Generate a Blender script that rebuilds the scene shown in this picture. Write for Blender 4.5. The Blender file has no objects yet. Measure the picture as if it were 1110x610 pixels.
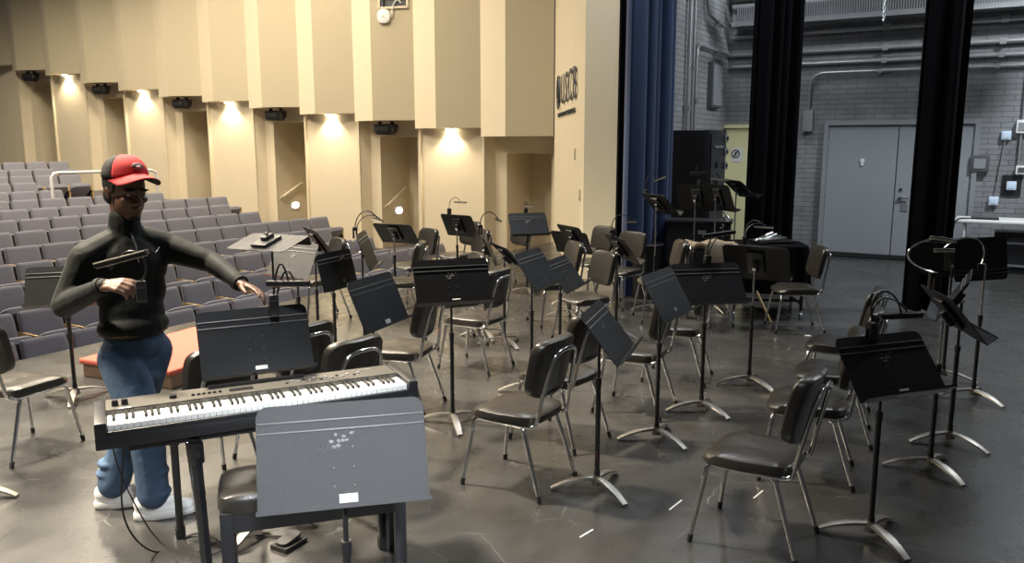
import bpy, bmesh, math, random
from mathutils import Vector, Matrix, Quaternion
random.seed(4)
SC = bpy.context.scene
COL = SC.collection
PI = math.pi
C30, S30 = math.cos(math.radians(30)), math.sin(math.radians(30))
ROOM = math.radians(-30)                      # the hall is turned 30 degrees to the camera
def W(u, v, z=0.0):                           # hall axes (u upstage, v across) -> world
    return Vector((C30*u + S30*v, -S30*u + C30*v, z))

# ------------------------------------------------------------------ materials
def mat(name, col, rough=.5, metal=0., spec=.5, var=0., vscale=8., bump=0., bscale=60., coat=0., sheen=0., emit=None, estr=0., stretch=None):
    m = bpy.data.materials.new(name); m.use_nodes = True
    nt = m.node_tree; N = nt.nodes; L = nt.links
    b = N['Principled BSDF']
    b.inputs['Base Color'].default_value = (*col, 1); b.inputs['Roughness'].default_value = rough
    b.inputs['Metallic'].default_value = metal; b.inputs['Specular IOR Level'].default_value = spec
    b.inputs['Coat Weight'].default_value = coat; b.inputs['Sheen Weight'].default_value = sheen
    if emit:
        b.inputs['Emission Color'].default_value = (*emit, 1); b.inputs['Emission Strength'].default_value = estr
    tc = N.new('ShaderNodeTexCoord'); mp = N.new('ShaderNodeMapping'); L.new(tc.outputs['Object'], mp.inputs['Vector'])
    if stretch: mp.inputs['Scale'].default_value = stretch
    if var:
        n = N.new('ShaderNodeTexNoise'); n.inputs['Scale'].default_value = vscale; n.inputs['Detail'].default_value = 5
        L.new(mp.outputs['Vector'], n.inputs['Vector'])
        r = N.new('ShaderNodeMix'); r.data_type = 'RGBA'
        r.inputs[6].default_value = (*[c*(1-var) for c in col], 1); r.inputs[7].default_value = (*[min(1, c*(1+var)) for c in col], 1)
        L.new(n.outputs['Fac'], r.inputs[0]); L.new(r.outputs[2], b.inputs['Base Color'])
    if bump:
        n2 = N.new('ShaderNodeTexNoise'); n2.inputs['Scale'].default_value = bscale; n2.inputs['Detail'].default_value = 4
        L.new(mp.outputs['Vector'], n2.inputs['Vector'])
        bp = N.new('ShaderNodeBump'); bp.inputs['Strength'].default_value = bump; bp.inputs['Distance'].default_value = .01
        L.new(n2.outputs['Fac'], bp.inputs['Height']); L.new(bp.outputs['Normal'], b.inputs['Normal'])
    return m

M = {}
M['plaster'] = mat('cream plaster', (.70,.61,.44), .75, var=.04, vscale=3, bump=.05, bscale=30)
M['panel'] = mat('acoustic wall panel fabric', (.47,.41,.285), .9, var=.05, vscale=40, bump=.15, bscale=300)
M['jamb'] = mat('pale jamb plaster', (.74,.66,.48), .7, var=.04, vscale=2)
M['carpet'] = mat('aisle carpet', (.12,.11,.12), .95, var=.2, vscale=80)
M['seatfab'] = mat('grey violet seat fabric', (.205,.205,.245), .95, spec=.2, var=.12, vscale=120, bump=.2, bscale=400, sheen=.3)
M['seatshell'] = mat('dark seat shell', (.035,.033,.035), .6)
M['wood'] = mat('light oak', (.52,.36,.17), .45, var=.2, vscale=10, stretch=(1,8,8))
M['black'] = mat('black powder coated metal', (.012,.013,.015), .42, spec=.6, var=.25, vscale=14, bump=.12, bscale=500)
M['desk'] = mat('black music desk enamel', (.0065,.0072,.009), .38, spec=.28, var=.3, vscale=9, bump=.14, bscale=450)
M['worn'] = mat('worn bare patch', (.13,.135,.14), .5, var=.3, vscale=60)
M['groove'] = mat('desk rib edge', (.10,.105,.11), .4, spec=.6)
M['chrome'] = mat('chrome tube', (.72,.72,.72), .16, 1.)
M['cast'] = mat('brushed cast base', (.34,.32,.29), .42, 1., var=.2, vscale=20)
M['vinyl'] = mat('charcoal brown vinyl', (.026,.0235,.020), .31, spec=.6, var=.2, vscale=10, bump=.12, bscale=130)
M['rubber'] = mat('black rubber', (.012,.012,.012), .7)
M['plastic'] = mat('black plastic', (.014,.014,.016), .35)
M['case'] = mat('black piano case', (.016,.0165,.019), .38, spec=.55, var=.1, vscale=30)
M['panelgrey'] = mat('brown grey control panel', (.065,.06,.05), .42)
M['ivory'] = mat('white key', (.82,.82,.80), .25)
M['ebony'] = mat('black key', (.01,.01,.01), .35)
M['sticker'] = mat('white sticker', (.75,.75,.73), .5)
M['ink'] = mat('dark ink', (.03,.03,.035), .6)
M['lens'] = mat('lamp bar diffuser', (.62,.56,.44), .35)
M['redtape'] = mat('red tape', (.55,.05,.05), .45)
M['red'] = mat('red carpet', (.50,.12,.09), .95, spec=.1, var=.18, vscale=60, bump=.5, bscale=250)
M['podwood'] = mat('brown podium board', (.20,.12,.075), .55, var=.3, vscale=6, stretch=(1,1,12))
M['skin'] = mat('brown skin', (.115,.055,.034), .5, var=.12, vscale=25, bump=.05, bscale=200)
M['skinpalm'] = mat('palm skin', (.30,.16,.10), .5)
M['shirt'] = mat('black green jersey', (.006,.0078,.0076), .7, spec=.22, sheen=.04, var=.3, vscale=6, bump=.7, bscale=12)
M['jeans'] = mat('blue denim', (.042,.078,.14), .85, var=.6, vscale=5, bump=.6, bscale=16)
M['shoe'] = mat('white trainer leather', (.72,.72,.72), .45, var=.06, vscale=20)
M['sole'] = mat('white rubber sole', (.62,.62,.60), .6)
M['capred'] = mat('red cap cloth', (.52,.025,.03), .8, var=.1, vscale=60, bump=.2, bscale=300)
M['capblk'] = mat('black cap mesh', (.02,.018,.016), .8, bump=.5, bscale=300)
M['belt'] = mat('brown leather belt', (.13,.075,.03), .5)
M['hair'] = mat('black hair', (.008,.007,.006), .8, bump=.6, bscale=200)
M['badge'] = mat('grey badge', (.14,.12,.12), .7)
M['eyewhite'] = mat('eye white', (.30,.27,.24), .3)
M['blue'] = mat('navy blue velvet', (.010,.028,.09), .8, sheen=.3, var=.2, vscale=3)
M['velour'] = mat('black velour', (.0045,.0045,.006), .95, spec=.05, var=.3, vscale=5)
M['conduit'] = mat('grey steel conduit', (.42,.43,.44), .4, .6)
M['greypaint'] = mat('grey painted metal', (.25,.265,.28), .5, var=.08, vscale=2)
M['doorpaint'] = mat('grey door paint', (.28,.30,.32), .45, var=.1, vscale=2.5)
M['boxdark'] = mat('dark grey box', (.08,.085,.09), .5)
M['boxblue'] = mat('pale blue white box', (.62,.74,.88), .5)
M['white'] = mat('white plastic', (.78,.78,.76), .4)
M['cream'] = mat('pale yellow door', (.78,.74,.42), .5, var=.04, vscale=2)
M['brown'] = mat('tan cloth', (.20,.16,.11), .9, var=.3, vscale=9, bump=.5, bscale=25)
M['steel'] = mat('galvanised steel', (.5,.52,.54), .38, .8, var=.15, vscale=6)
M['lampglow'] = mat('lit downlight', (1,1,1), .5, emit=(1,.90,.70), estr=40)
M['stepglow'] = mat('lit step light', (1,1,1), .5, emit=(1,.97,.88), estr=5)
M['bluled'] = mat('blue led', (.05,.05,.4), .5, emit=(.1,.1,1), estr=3)
M['speckle'] = mat('white floor tape', (.7,.7,.7), .6)

def brick(name, ax, c1, c2, mort):
    m = mat(name, c1, .55)
    nt = m.node_tree; N = nt.nodes; L = nt.links; b = N['Principled BSDF']
    tc = N.new('ShaderNodeTexCoord'); sp = N.new('ShaderNodeSeparateXYZ'); cb = N.new('ShaderNodeCombineXYZ')
    L.new(tc.outputs['Object'], sp.inputs[0]); L.new(sp.outputs[ax], cb.inputs[0]); L.new(sp.outputs[2], cb.inputs[1])
    t = N.new('ShaderNodeTexBrick'); L.new(cb.outputs[0], t.inputs['Vector'])
    t.inputs['Scale'].default_value = 1; t.inputs['Brick Width'].default_value = .30; t.inputs['Row Height'].default_value = .082
    t.inputs['Mortar Size'].default_value = .009; t.inputs['Mortar Smooth'].default_value = .4
    t.inputs['Color1'].default_value = (*c1, 1); t.inputs['Color2'].default_value = (*c2, 1); t.inputs['Mortar'].default_value = (*mort, 1)
    n = N.new('ShaderNodeTexNoise'); n.inputs['Scale'].default_value = 1.6; n.inputs['Detail'].default_value = 6
    L.new(tc.outputs['Object'], n.inputs['Vector'])
    mx = N.new('ShaderNodeMix'); mx.data_type = 'RGBA'; mx.blend_type = 'MULTIPLY'; mx.inputs[0].default_value = .6
    rp = N.new('ShaderNodeValToRGB'); rp.color_ramp.elements[0].position = .3; rp.color_ramp.elements[0].color = (.45,.45,.45,1); rp.color_ramp.elements[1].position = .65
    L.new(n.outputs['Fac'], rp.inputs[0]); L.new(t.outputs['Color'], mx.inputs[6]); L.new(rp.outputs[0], mx.inputs[7])
    L.new(mx.outputs[2], b.inputs['Base Color'])
    bp = N.new('ShaderNodeBump'); bp.inputs['Strength'].default_value = .5; bp.inputs['Distance'].default_value = .01; bp.invert = True
    L.new(t.outputs['Fac'], bp.inputs['Height']); L.new(bp.outputs['Normal'], b.inputs['Normal'])
    return m
M['brick_u'] = brick('grey painted brick', 0, (.27,.28,.29), (.23,.24,.25), (.16,.165,.17))
M['brick_v'] = brick('grey painted brick end wall', 1, (.36,.37,.38), (.31,.32,.33), (.2,.205,.21))

def floor_mat():
    m = mat('scuffed black stage floor', (.05,.05,.05), .3)
    nt = m.node_tree; N = nt.nodes; L = nt.links; b = N['Principled BSDF']
    b.inputs['Specular IOR Level'].default_value = .8
    tc = N.new('ShaderNodeTexCoord')
    n = N.new('ShaderNodeTexNoise'); n.inputs['Scale'].default_value = 1.3; n.inputs['Detail'].default_value = 9; n.inputs['Roughness'].default_value = .65
    n.inputs['Distortion'].default_value = .3
    L.new(tc.outputs['Object'], n.inputs['Vector'])
    r = N.new('ShaderNodeValToRGB'); e = r.color_ramp.elements
    e[0].position = .3; e[0].color = (.024,.024,.024,1); e[1].position = .72; e[1].color = (.056,.055,.052,1)
    L.new(n.outputs['Fac'], r.inputs[0])
    # thin pale scratches: warped voronoi cell edges, broken up by noise
    w = N.new('ShaderNodeTexNoise'); w.inputs['Scale'].default_value = .9; w.inputs['Detail'].default_value = 4
    L.new(tc.outputs['Object'], w.inputs['Vector'])
    ad = N.new('ShaderNodeVectorMath'); ad.operation = 'ADD'; L.new(tc.outputs['Object'], ad.inputs[0]); L.new(w.outputs['Color'], ad.inputs[1])
    v = N.new('ShaderNodeTexVoronoi'); v.feature = 'DISTANCE_TO_EDGE'; v.inputs['Scale'].default_value = 1.4; L.new(ad.outputs[0], v.inputs['Vector'])
    lt = N.new('ShaderNodeMath'); lt.operation = 'LESS_THAN'; lt.inputs[1].default_value = .0035; L.new(v.outputs['Distance'], lt.inputs[0])
    n3 = N.new('ShaderNodeTexNoise'); n3.inputs['Scale'].default_value = 3.1; n3.inputs['Detail'].default_value = 3; L.new(tc.outputs['Object'], n3.inputs['Vector'])
    gt = N.new('ShaderNodeMapRange'); gt.inputs[1].default_value = .50; gt.inputs[2].default_value = .66; gt.inputs[4].default_value = .6; L.new(n3.outputs['Fac'], gt.inputs[0])
    mu = N.new('ShaderNodeMath'); mu.operation = 'MULTIPLY'; L.new(lt.outputs[0], mu.inputs[0]); L.new(gt.outputs[0], mu.inputs[1])
    mx = N.new('ShaderNodeMix'); mx.data_type = 'RGBA'; mx.inputs[7].default_value = (.20,.20,.19,1)
    L.new(mu.outputs[0], mx.inputs[0]); L.new(r.outputs[0], mx.inputs[6]); L.new(mx.outputs[2], b.inputs['Base Color'])
    n2 = N.new('ShaderNodeTexNoise'); n2.inputs['Scale'].default_value = 3.0; n2.inputs['Detail'].default_value = 8; n2.inputs['Distortion'].default_value = .3
    L.new(tc.outputs['Object'], n2.inputs['Vector'])
    mr = N.new('ShaderNodeMapRange'); mr.inputs[1].default_value = .3; mr.inputs[2].default_value = .7; mr.inputs[3].default_value = .23; mr.inputs[4].default_value = .33
    L.new(n2.outputs['Fac'], mr.inputs[0]); L.new(mr.outputs[0], b.inputs['Roughness'])
    bp = N.new('ShaderNodeBump'); bp.inputs['Strength'].default_value = .02; bp.inputs['Distance'].default_value = .01
    L.new(n2.outputs['Fac'], bp.inputs['Height']); L.new(bp.outputs['Normal'], b.inputs['Normal'])
    return m
M['floor'] = floor_mat()

# ------------------------------------------------------------------ mesh builder
class MB:
    def __init__(s): s.bm = bmesh.new()
    def box(s, c, size, rot=None, bev=0., seg=2):
        r = bmesh.ops.create_cube(s.bm, size=1); vs = r['verts']
        mx = Matrix.Translation(Vector(c)) @ (rot.to_4x4() if rot else Matrix()) @ Matrix.Diagonal((*size, 1))
        bmesh.ops.transform(s.bm, matrix=mx, verts=vs)
        if bev:
            es = list({e for v in vs for e in v.link_edges})
            bmesh.ops.bevel(s.bm, geom=es, offset=bev, segments=seg, affect='EDGES', profile=.6)
        return s
    def cyl(s, a, b, r0, r1=None, seg=14, cap=True):
        a, b = Vector(a), Vector(b); d = b-a; r1 = r0 if r1 is None else r1
        q = Vector((0,0,1)).rotation_difference(d.normalized()).to_matrix().to_4x4()
        bmesh.ops.create_cone(s.bm, cap_ends=cap, segments=seg, radius1=r0, radius2=r1, depth=d.length, matrix=Matrix.Translation((a+b)/2) @ q)
        return s
    def ell(s, c, rad, rot=None, seg=20, ring=12):
        mx = Matrix.Translation(Vector(c)) @ (rot.to_4x4() if rot else Matrix()) @ Matrix.Diagonal((*rad, 1))
        bmesh.ops.create_uvsphere(s.bm, u_segments=seg, v_segments=ring, radius=1, matrix=mx); return s
    def tube(s, pts, r, seg=8, close=False):
        pts = [Vector(p) for p in pts]; n = len(pts); rings = []; prev = None
        rr = r if isinstance(r, (list, tuple)) else [r]*n
        for i, p in enumerate(pts):
            t = (pts[min(i+1, n-1)] - pts[max(i-1, 0)]).normalized()
            if prev is None:
                up = Vector((0,0,1)) if abs(t.z) < .9 else Vector((1,0,0))
                x = t.cross(up).normalized()
            else:
                x = (prev - t*prev.dot(t)).normalized()
            prev = x; y = t.cross(x)
            rings.append([s.bm.verts.new(p + (x*math.cos(2*PI*k/seg) + y*math.sin(2*PI*k/seg))*rr[i]) for k in range(seg)])
        for a, b in zip(rings, rings[1:]):
            for k in range(seg): s.bm.faces.new((a[k], a[(k+1)%seg], b[(k+1)%seg], b[k]))
        s.bm.faces.new(rings[0][::-1]); s.bm.faces.new(rings[-1]); return s
    def prism(s, poly, z0, z1, f=lambda x, y, z: (x, y, z)):
        lo = [s.bm.verts.new(f(x, y, z0)) for x, y in poly]; hi = [s.bm.verts.new(f(x, y, z1)) for x, y in poly]
        n = len(poly)
        for k in range(n): s.bm.faces.new((lo[k], lo[(k+1)%n], hi[(k+1)%n], hi[k]))
        s.bm.faces.new(lo[::-1]); s.bm.faces.new(hi); return s
    def layers(s, rings, f=lambda p: p):                # rings: equal-length lists of points, capped
        vs = [[s.bm.verts.new(f(Vector(p))) for p in r] for r in rings]; n = len(rings[0])
        for a, b in zip(vs, vs[1:]):
            for k in range(n): s.bm.faces.new((a[k], a[(k+1)%n], b[(k+1)%n], b[k]))
        s.bm.faces.new(vs[0][::-1]); s.bm.faces.new(vs[-1]); return s
    def quad(s, *ps):
        s.bm.faces.new([s.bm.verts.new(p) for p in ps]); return s
    def mesh(s, name, m, smooth=True, ang=40):
        bmesh.ops.recalc_face_normals(s.bm, faces=s.bm.faces)
        me = bpy.data.meshes.new(name)
        if smooth:
            for f in s.bm.faces: f.smooth = True
            for e in s.bm.edges:
                if len(e.link_faces) == 2 and e.calc_face_angle(0) > math.radians(ang): e.smooth = False
        s.bm.to_mesh(me); s.bm.free(); me.materials.append(m); return me
    def build(s, name, m, parent=None, smooth=True, ang=40):
        return link(name, s.mesh(name, m, smooth, ang), parent)

def link(name, me, parent=None):
    o = bpy.data.objects.new(name, me); COL.objects.link(o)
    if parent: o.parent = parent
    return o
def tag(o, label=None, cat=None, group=None, kind=None):
    if label: o['label'] = label
    if cat: o['category'] = cat
    if group: o['group'] = group
    if kind: o['kind'] = kind
    return o
def thing(name, loc, rz, label, cat, group=None):
    o = bpy.data.objects.new(name, None); COL.objects.link(o); o.empty_display_size = .1
    o.location = loc; o.rotation_euler = (0, 0, rz)
    return tag(o, label, cat, group)
def copy_tree(o, parent=None):
    c = o.copy(); COL.objects.link(c); c.parent = parent
    for ch in list(o.children): copy_tree(ch, c)
    return c
def struct(o): o['kind'] = 'structure'; return o
def sup(hw, hd, n=28, e=4., cx=0, cy=0):               # super-ellipse outline
    out = []
    for k in range(n):
        a = 2*PI*k/n; c, s_ = math.cos(a), math.sin(a)
        out.append((cx + hw*math.copysign(abs(c)**(2/e), c), cy + hd*math.copysign(abs(s_)**(2/e), s_)))
    return out
def bez(p, n=14):
    p = [Vector(q) for q in p]; out = []
    for i in range(n+1):
        t = i/n; q = list(p)
        while len(q) > 1: q = [a.lerp(b, t) for a, b in zip(q, q[1:])]
        out.append(q[0])
    return out
def smooth_path(pts, n=6):                              # Catmull-Rom through points
    P = [Vector(p) for p in pts]; P = [P[0]*2-P[1]] + P + [P[-1]*2-P[-2]]; out = []
    for i in range(1, len(P)-2):
        for k in range(n):
            t = k/n; a, b, c, d = P[i-1:i+3]
            out.append(.5*((2*b) + (c-a)*t + (2*a-5*b+4*c-d)*t*t + (3*b-a-3*c+d)*t**3))
    out.append(P[-2]); return out
def text_mesh(body, size, depth, m, sx=1.):
    cu = bpy.data.curves.new('lettering', 'FONT'); cu.body = body; cu.size = size; cu.extrude = depth; cu.align_x = 'CENTER'; cu.align_y = 'CENTER'
    o = bpy.data.objects.new('lettering', cu); COL.objects.link(o)
    me = bpy.data.meshes.new_from_object(o.evaluated_get(bpy.context.evaluated_depsgraph_get()))
    bpy.data.objects.remove(o); bpy.data.curves.remove(cu)
    me.transform(Matrix.Diagonal((sx, 1, 1, 1))); me.materials.clear(); me.materials.append(m); return me
def room_obj(o): o.rotation_euler = (0, 0, ROOM); return o

# ------------------------------------------------------------------ hall shell (local axes u, v, z)
U0, V0, B = -7.06, 13.82, 1.603                        # start of the house side wall, bay length
JU, JV = -4.32, 10.38
EDGE = -7.25
struct(room_obj(MB().prism([(EDGE,-7),(7.5,-7),(7.5,14.8),(EDGE,14.8)], -.2, 0).build('floor', M['floor'], smooth=False)))
struct(room_obj(MB().box((EDGE+.04, 3.4, -.62), (.08, 20.8, .84)).build('trim_1', M['podwood'], smooth=False)))

ZB = [2.04,2.21,2.38,2.55,2.72,2.9,3.06,3.27,3.5,3.79,3.96,4.17]    # underside of each upper bay
DT = {0:1.71, 2:2.05, 4:2.41, 6:2.73, 8:3.15, 10:3.70}              # top of each doorway
NB, TOP = 12, 8.5
def P(s, d, z): return (U0 - s, V0 - d, z)
mbp, mbf, mbl = MB(), MB(), MB()
for i in range(NB):
    s0, s1, s2 = i*B, i*B + .88, (i+1)*B; d0, d1 = .04, .32
    z = ZB[i]
    mbp.quad(P(s0,d0,z), P(s1,d1,z), P(s1,d1,TOP), P(s0,d0,TOP))           # fabric panel
    mbf.quad(P(s1,d1,z), P(s2,d0,z), P(s2,d0,TOP), P(s1,d1,TOP))           # plaster return
    back = -.42
    mbf.bm.faces.new([mbf.bm.verts.new(P(*q, z)) for q in ((s0,d0),(s1,d1),(s2,d0),(s2,back),(s0,back))])   # soffit
    if i < NB-1: mbf.quad(P(s2,d0,ZB[i]), P(s2,d0,ZB[i+1]), P(s2,back,ZB[i+1]), P(s2,back,ZB[i]))
    zl = -1.1
    if i % 2 == 0:                                                       # doorway bay, set back
        dp = -.34; a, b_ = s0 + .14*B, s0 + .77*B; t = DT[i]; din = -1.35
        mbl.quad(P(s0,-.12,zl), P(s0+.03,dp,zl), P(s0+.03,dp,z), P(s0,-.12,z))
        mbl.quad(P(s0+.03,dp,zl), P(a,dp,zl), P(a,dp,z), P(s0+.03,dp,z))
        mbl.quad(P(b_,dp,zl), P(s2-.10,dp,zl), P(s2-.10,dp,z), P(b_,dp,z))
        mbl.quad(P(s2-.10,dp,zl), P(s2,-.12,zl), P(s2,-.12,z), P(s2-.10,dp,z))
        mbl.quad(P(a,dp,t), P(b_,dp,t), P(b_,dp,z), P(a,dp,z))
        mbl.quad(P(a,dp,zl), P(a,din,zl), P(a,din,t), P(a,dp,t))
        mbl.quad(P(b_,dp,zl), P(b_,din,zl), P(b_,din,t), P(b_,dp,t))
        mbl.quad(P(a,din,zl), P(b_,din,zl), P(b_,din,t), P(a,din,t))
        mbl.quad(P(a,dp,t), P(b_,dp,t), P(b_,din,t), P(a,din,t))
    else:
        mbl.quad(P(s0,-.12,zl), P(s2,-.12,zl), P(s2,-.12,z), P(s0,-.12,z))
        for e in (s0, s2-.05):
            mbl.box(P(e+.025, -.10, (z+zl)/2), (.05,.05,z-zl))
root = thing('wall_house', (0,0,0), ROOM, None, None); struct(root)
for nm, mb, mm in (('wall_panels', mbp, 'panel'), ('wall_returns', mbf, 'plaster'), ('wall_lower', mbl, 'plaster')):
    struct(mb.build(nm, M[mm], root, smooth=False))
# proscenium: splayed wall with the sign, jamb and the brick back of the proscenium
pc = (-4.84, 10.38)
struct(room_obj(MB().prism([(U0,V0),pc,(pc[0]+.02,pc[1]+.30),(U0+.3,V0+.3)], -.2, TOP).build('wall_splay', M['plaster'], smooth=False)))
struct(room_obj(MB().prism([pc,(JU,JV),(JU,JV+.3),(pc[0]+.02,pc[1]+.3)], -.2, TOP).build('wall_jamb', M['jamb'], smooth=False)))
struct(room_obj(MB().prism([(JU,JV+.01),(-4.1,JV+.01),(-4.1,14.75),(JU,14.75)], -.2, TOP).build('wall_proscenium', M['brick_v'], smooth=False)))
struct(room_obj(MB().prism([(-4.32,14.75),(7.5,14.75),(7.5,15.0),(-4.32,15.0)], -.2, TOP).build('wall_side', M['brick_u'], smooth=False)))
struct(room_obj(MB().box((1.8, 14.735, .06), (11.4,.03,.12)).build('baseboard_side', M['boxdark'], smooth=False)))

# ------------------------------------------------------------------ raked house floor and seats
RD = Vector((math.sin(math.radians(33)), math.cos(math.radians(33)), 0)); FN = Vector((RD.y, -RD.x, 0))
ROWS = [(-1.322,13.571,-.061,14),(-1.272,15.262,.061,17),(-2.551,14.912,.216,14),(-3.397,15.226,.357,13),(-3.7,16.373,.473,13),(-4.966,16.036,.595,11),
 (-5.704,16.51,.7,10),(-6.1,17.511,.797,11),(-7.335,17.218,.897,8),(-8.961,16.326,1.005,4),(-9.721,16.77,1.131,3),(-9.69,18.428,1.234,5),(-10.48,18.825,1.351,4),(-10.774,19.988,1.491,5)]
offs = [Vector((r[0], r[1], 0)).dot(FN) for r in ROWS]
mb = MB(); SH = .87
def strip(p0, p1, z0, z1):
    for (a, b) in ((-3, 24.5),):
        q = [FN*p0 + RD*a, FN*p0 + RD*b, FN*p1 + RD*b, FN*p1 + RD*a]
        lo = [mb.bm.verts.new((v.x, v.y, z0)) for v in q]; hi = [mb.bm.verts.new((v.x, v.y, z1)) for v in q]
        for k in range(4): mb.bm.faces.new((lo[k], lo[(k+1)%4], hi[(k+1)%4], hi[k]))
        mb.bm.faces.new(hi); mb.bm.faces.new(lo[::-1])
for i in range(len(ROWS)):
    nxt = offs[i+1] if i+1 < len(ROWS) else offs[i]-4
    strip(offs[i]+.42, nxt+.42, -1.4, ROWS[i][2]-SH)
strip(offs[0]+.55, offs[0]+.42, -1.4, ROWS[0][2]-SH-.01)
struct(mb.build('floor_house', M['carpet'], smooth=False))

ORD = ['zeroth','first','second','third','fourth','fifth','sixth','seventh','eighth','ninth','tenth','eleventh','twelfth','thirteenth','fourteenth','fifteenth','sixteenth','seventeenth']
def make_seat():
    t = thing('auditorium_seat', (0,0,0), 0, 'x', 'seat')
    rec = Matrix.Rotation(math.radians(-15), 3, 'X')
    tilt = lambda p: rec @ (p - Vector((0,0,.40))) + Vector((0,-.09,.40))
    o = sup(.235, .05, 32, 5)
    # cushion: wider at the foot, rounded top
    rings = []
    for z, w, d in ((.38,.9,.6),(.40,1,1),(.60,1,1.05),(.82,.97,.85),(.86,.94,.65),(.872,.86,.35)):
        rings.append([(x*w, y*d-.01, z) for x, y in o])
    MB().layers(rings, tilt).build('backrest', M['seatfab'], t)
    MB().layers([[(x*1.0, y*.5+.055, z) for x, y in o] for z in (.33,.84)], tilt).build('back_shell', M['seatshell'], t)
    rp = Matrix.Rotation(math.radians(-38), 3, 'X')
    MB().layers([[(x*w, y*5*w-.02, z) for x, y in o] for z, w in ((-.05,.85),(-.03,.97),(.03,1),(.055,.93))],
                lambda p: rp @ (p + Vector((0,-.2,0))) + Vector((0,-.10,.36))).build('seat_pan', M['seatfab'], t)
    MB().box((.257,-.2,.17),(.03,.10,.34),bev=.01).box((.257,-.2,.36),(.028,.26,.30),bev=.012).build('pedestal', M['seatshell'], t)
    MB().box((.257,-.24,.535),(.05,.30,.03),bev=.012).build('armrest', M['wood'], t)
    return t
seat0 = make_seat(); first = True
SEAT_YAW = math.radians(57)
for i, (ex, ey, zt, n) in enumerate(ROWS):
    for k in range(n):
        p = Vector((ex, ey, zt-SH)) - RD*(.26 + .515*k)
        s = seat0 if first else copy_tree(seat0); first = False
        s.location = p; s.rotation_euler = (0,0,SEAT_YAW)
        s['label'] = f"grey upholstered auditorium seat, {ORD[k+1]} from the wall end of the {ORD[i+1]} row beyond the stage"
        s['group'] = f"auditorium seats in the {ORD[i+1]} row"
        if k == 0:
            MB().box((.295,-.16,.33),(.035,.40,.62),bev=.008).build('end_panel', M['wood'], s)
# white aisle rail
a = Vector((-8.75,15.55,.25)); r_ = [a, a+Vector((0,0,1.02)), a+Vector((0,0,1.09))+RD*.06, a+RD*.14+Vector((0,0,1.1)), a+RD*2.1+Vector((0,0,1.1)), a+RD*2.2+Vector((0,0,1.05)), a+RD*2.22+Vector((0,0,.2))]
tag(MB().tube(r_, .032, 10).build('guard_rail', M['white']), 'white tubular guard rail standing among the rear auditorium seats', 'rail')

# wall fittings in the house: speakers, downlights, step lights, hand rails
WORDS = {0:'nearest the wall sign', 2:'second from the wall sign', 4:'third from the wall sign', 6:'fourth from the wall sign', 8:'fifth from the wall sign', 10:'sixth from the wall sign'}
for i in (2,4,6,8,10):
    t = thing('wall_speaker', W(*P(i*B+.50*B, -.02, ZB[i]-.02)), ROOM, f'black wall loudspeaker hung above the doorway {WORDS[i]}', 'speaker', 'loudspeakers above the side doorways')
    MB().layers([[(x, y, z) for x, y in sup(.25, .13, 20, 4)] for z in (-.05,)] + [[(x, y-.02, -.08) for x, y in sup(.27,.15,20,4)], [(x, y-.03, -.20) for x, y in sup(.26,.14,20,4)], [(x, y-.02, -.27) for x, y in sup(.19,.11,20,4)]]).build('cabinet', M['plastic'], t)
    for x_ in (-.16,.16): MB().box((x_,0,-.03),(.03,.08,.08)).build('bracket', M['black'], t)
    MB().box((0,-.165,-.15),(.36,.02,.10),bev=.008).build('grille', M['rubber'], t)
LW = {1:'nearest the wall sign', 3:'second from the wall sign', 5:'third from the wall sign', 7:'fourth from the wall sign', 9:'fifth from the wall sign'}
for i in (1,3,5,7,9):
    c = W(*P(i*B+.50*B, -.03, ZB[i]))
    t = thing('downlight', c, ROOM, f'lit warm downlight under the wall panel, {LW[i]}', 'light', 'downlights under the wall panels')
    MB().cyl((0,0,-.012),(0,0,-.001),.10,.085,20).build('trim_ring', M['white'], t)
    MB().cyl((0,0,-.03),(0,0,-.0125),.07,.07,20).build('bulb', M['lampglow'], t)
    li = bpy.data.lights.new('downlight_beam', 'SPOT'); li.energy = 70; li.color = (1,.84,.58); li.spot_size = math.radians(120); li.spot_blend = .5; li.shadow_soft_size = .05
    lo = bpy.data.objects.new('downlight_beam', li); COL.objects.link(lo); lo.location = c + Vector((0,0,-.06)); lo.rotation_euler = (0,0,0)
    lo.rotation_euler = (W(0,1)-W(0,0)).lerp(Vector((0,0,-1)), .82).to_track_quat('-Z','Y').to_euler()
for i in (2,4):
    t = thing('step_light', W(*P(i*B+.77*B-.006, -.92, .41)), ROOM, f'small lit oval step light low inside the doorway {WORDS[i]}', 'light', 'step lights in the doorways')
    MB().box((.008,0,0),(.02,.30,.18),bev=.006).build('housing', M['white'], t)
    MB().ell((.02,0,0),(.03,.12,.075)).build('lens', M['stepglow'], t)
for i in (0,2,4):
    t = thing('hand_rail', (0,0,0), ROOM, f'cream hand rail sloping up inside the doorway {WORDS[i]}', 'rail', 'hand rails in the doorways')
    za, zb = {0:(.16,.55), 2:(.55,.92), 4:(.64,.95)}[i]
    sw = i*B+.77*B
    a, b_ = Vector(P(sw-.07, -.46, za)), Vector(P(sw-.07, -1.12, zb))
    MB().tube([a+Vector((-.07,.0,-.03)), a, b_, b_+Vector((-.07,0,0))], .03, 10).build('rail', M['plaster'], t)
    for q in (.25,.8):
        c = a.lerp(b_, q); MB().tube([c, c+Vector((0,0,-.07)), c+Vector((-.07,0,-.07))], .014, 8).build('wall_bracket', M['plaster'], t)
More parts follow.
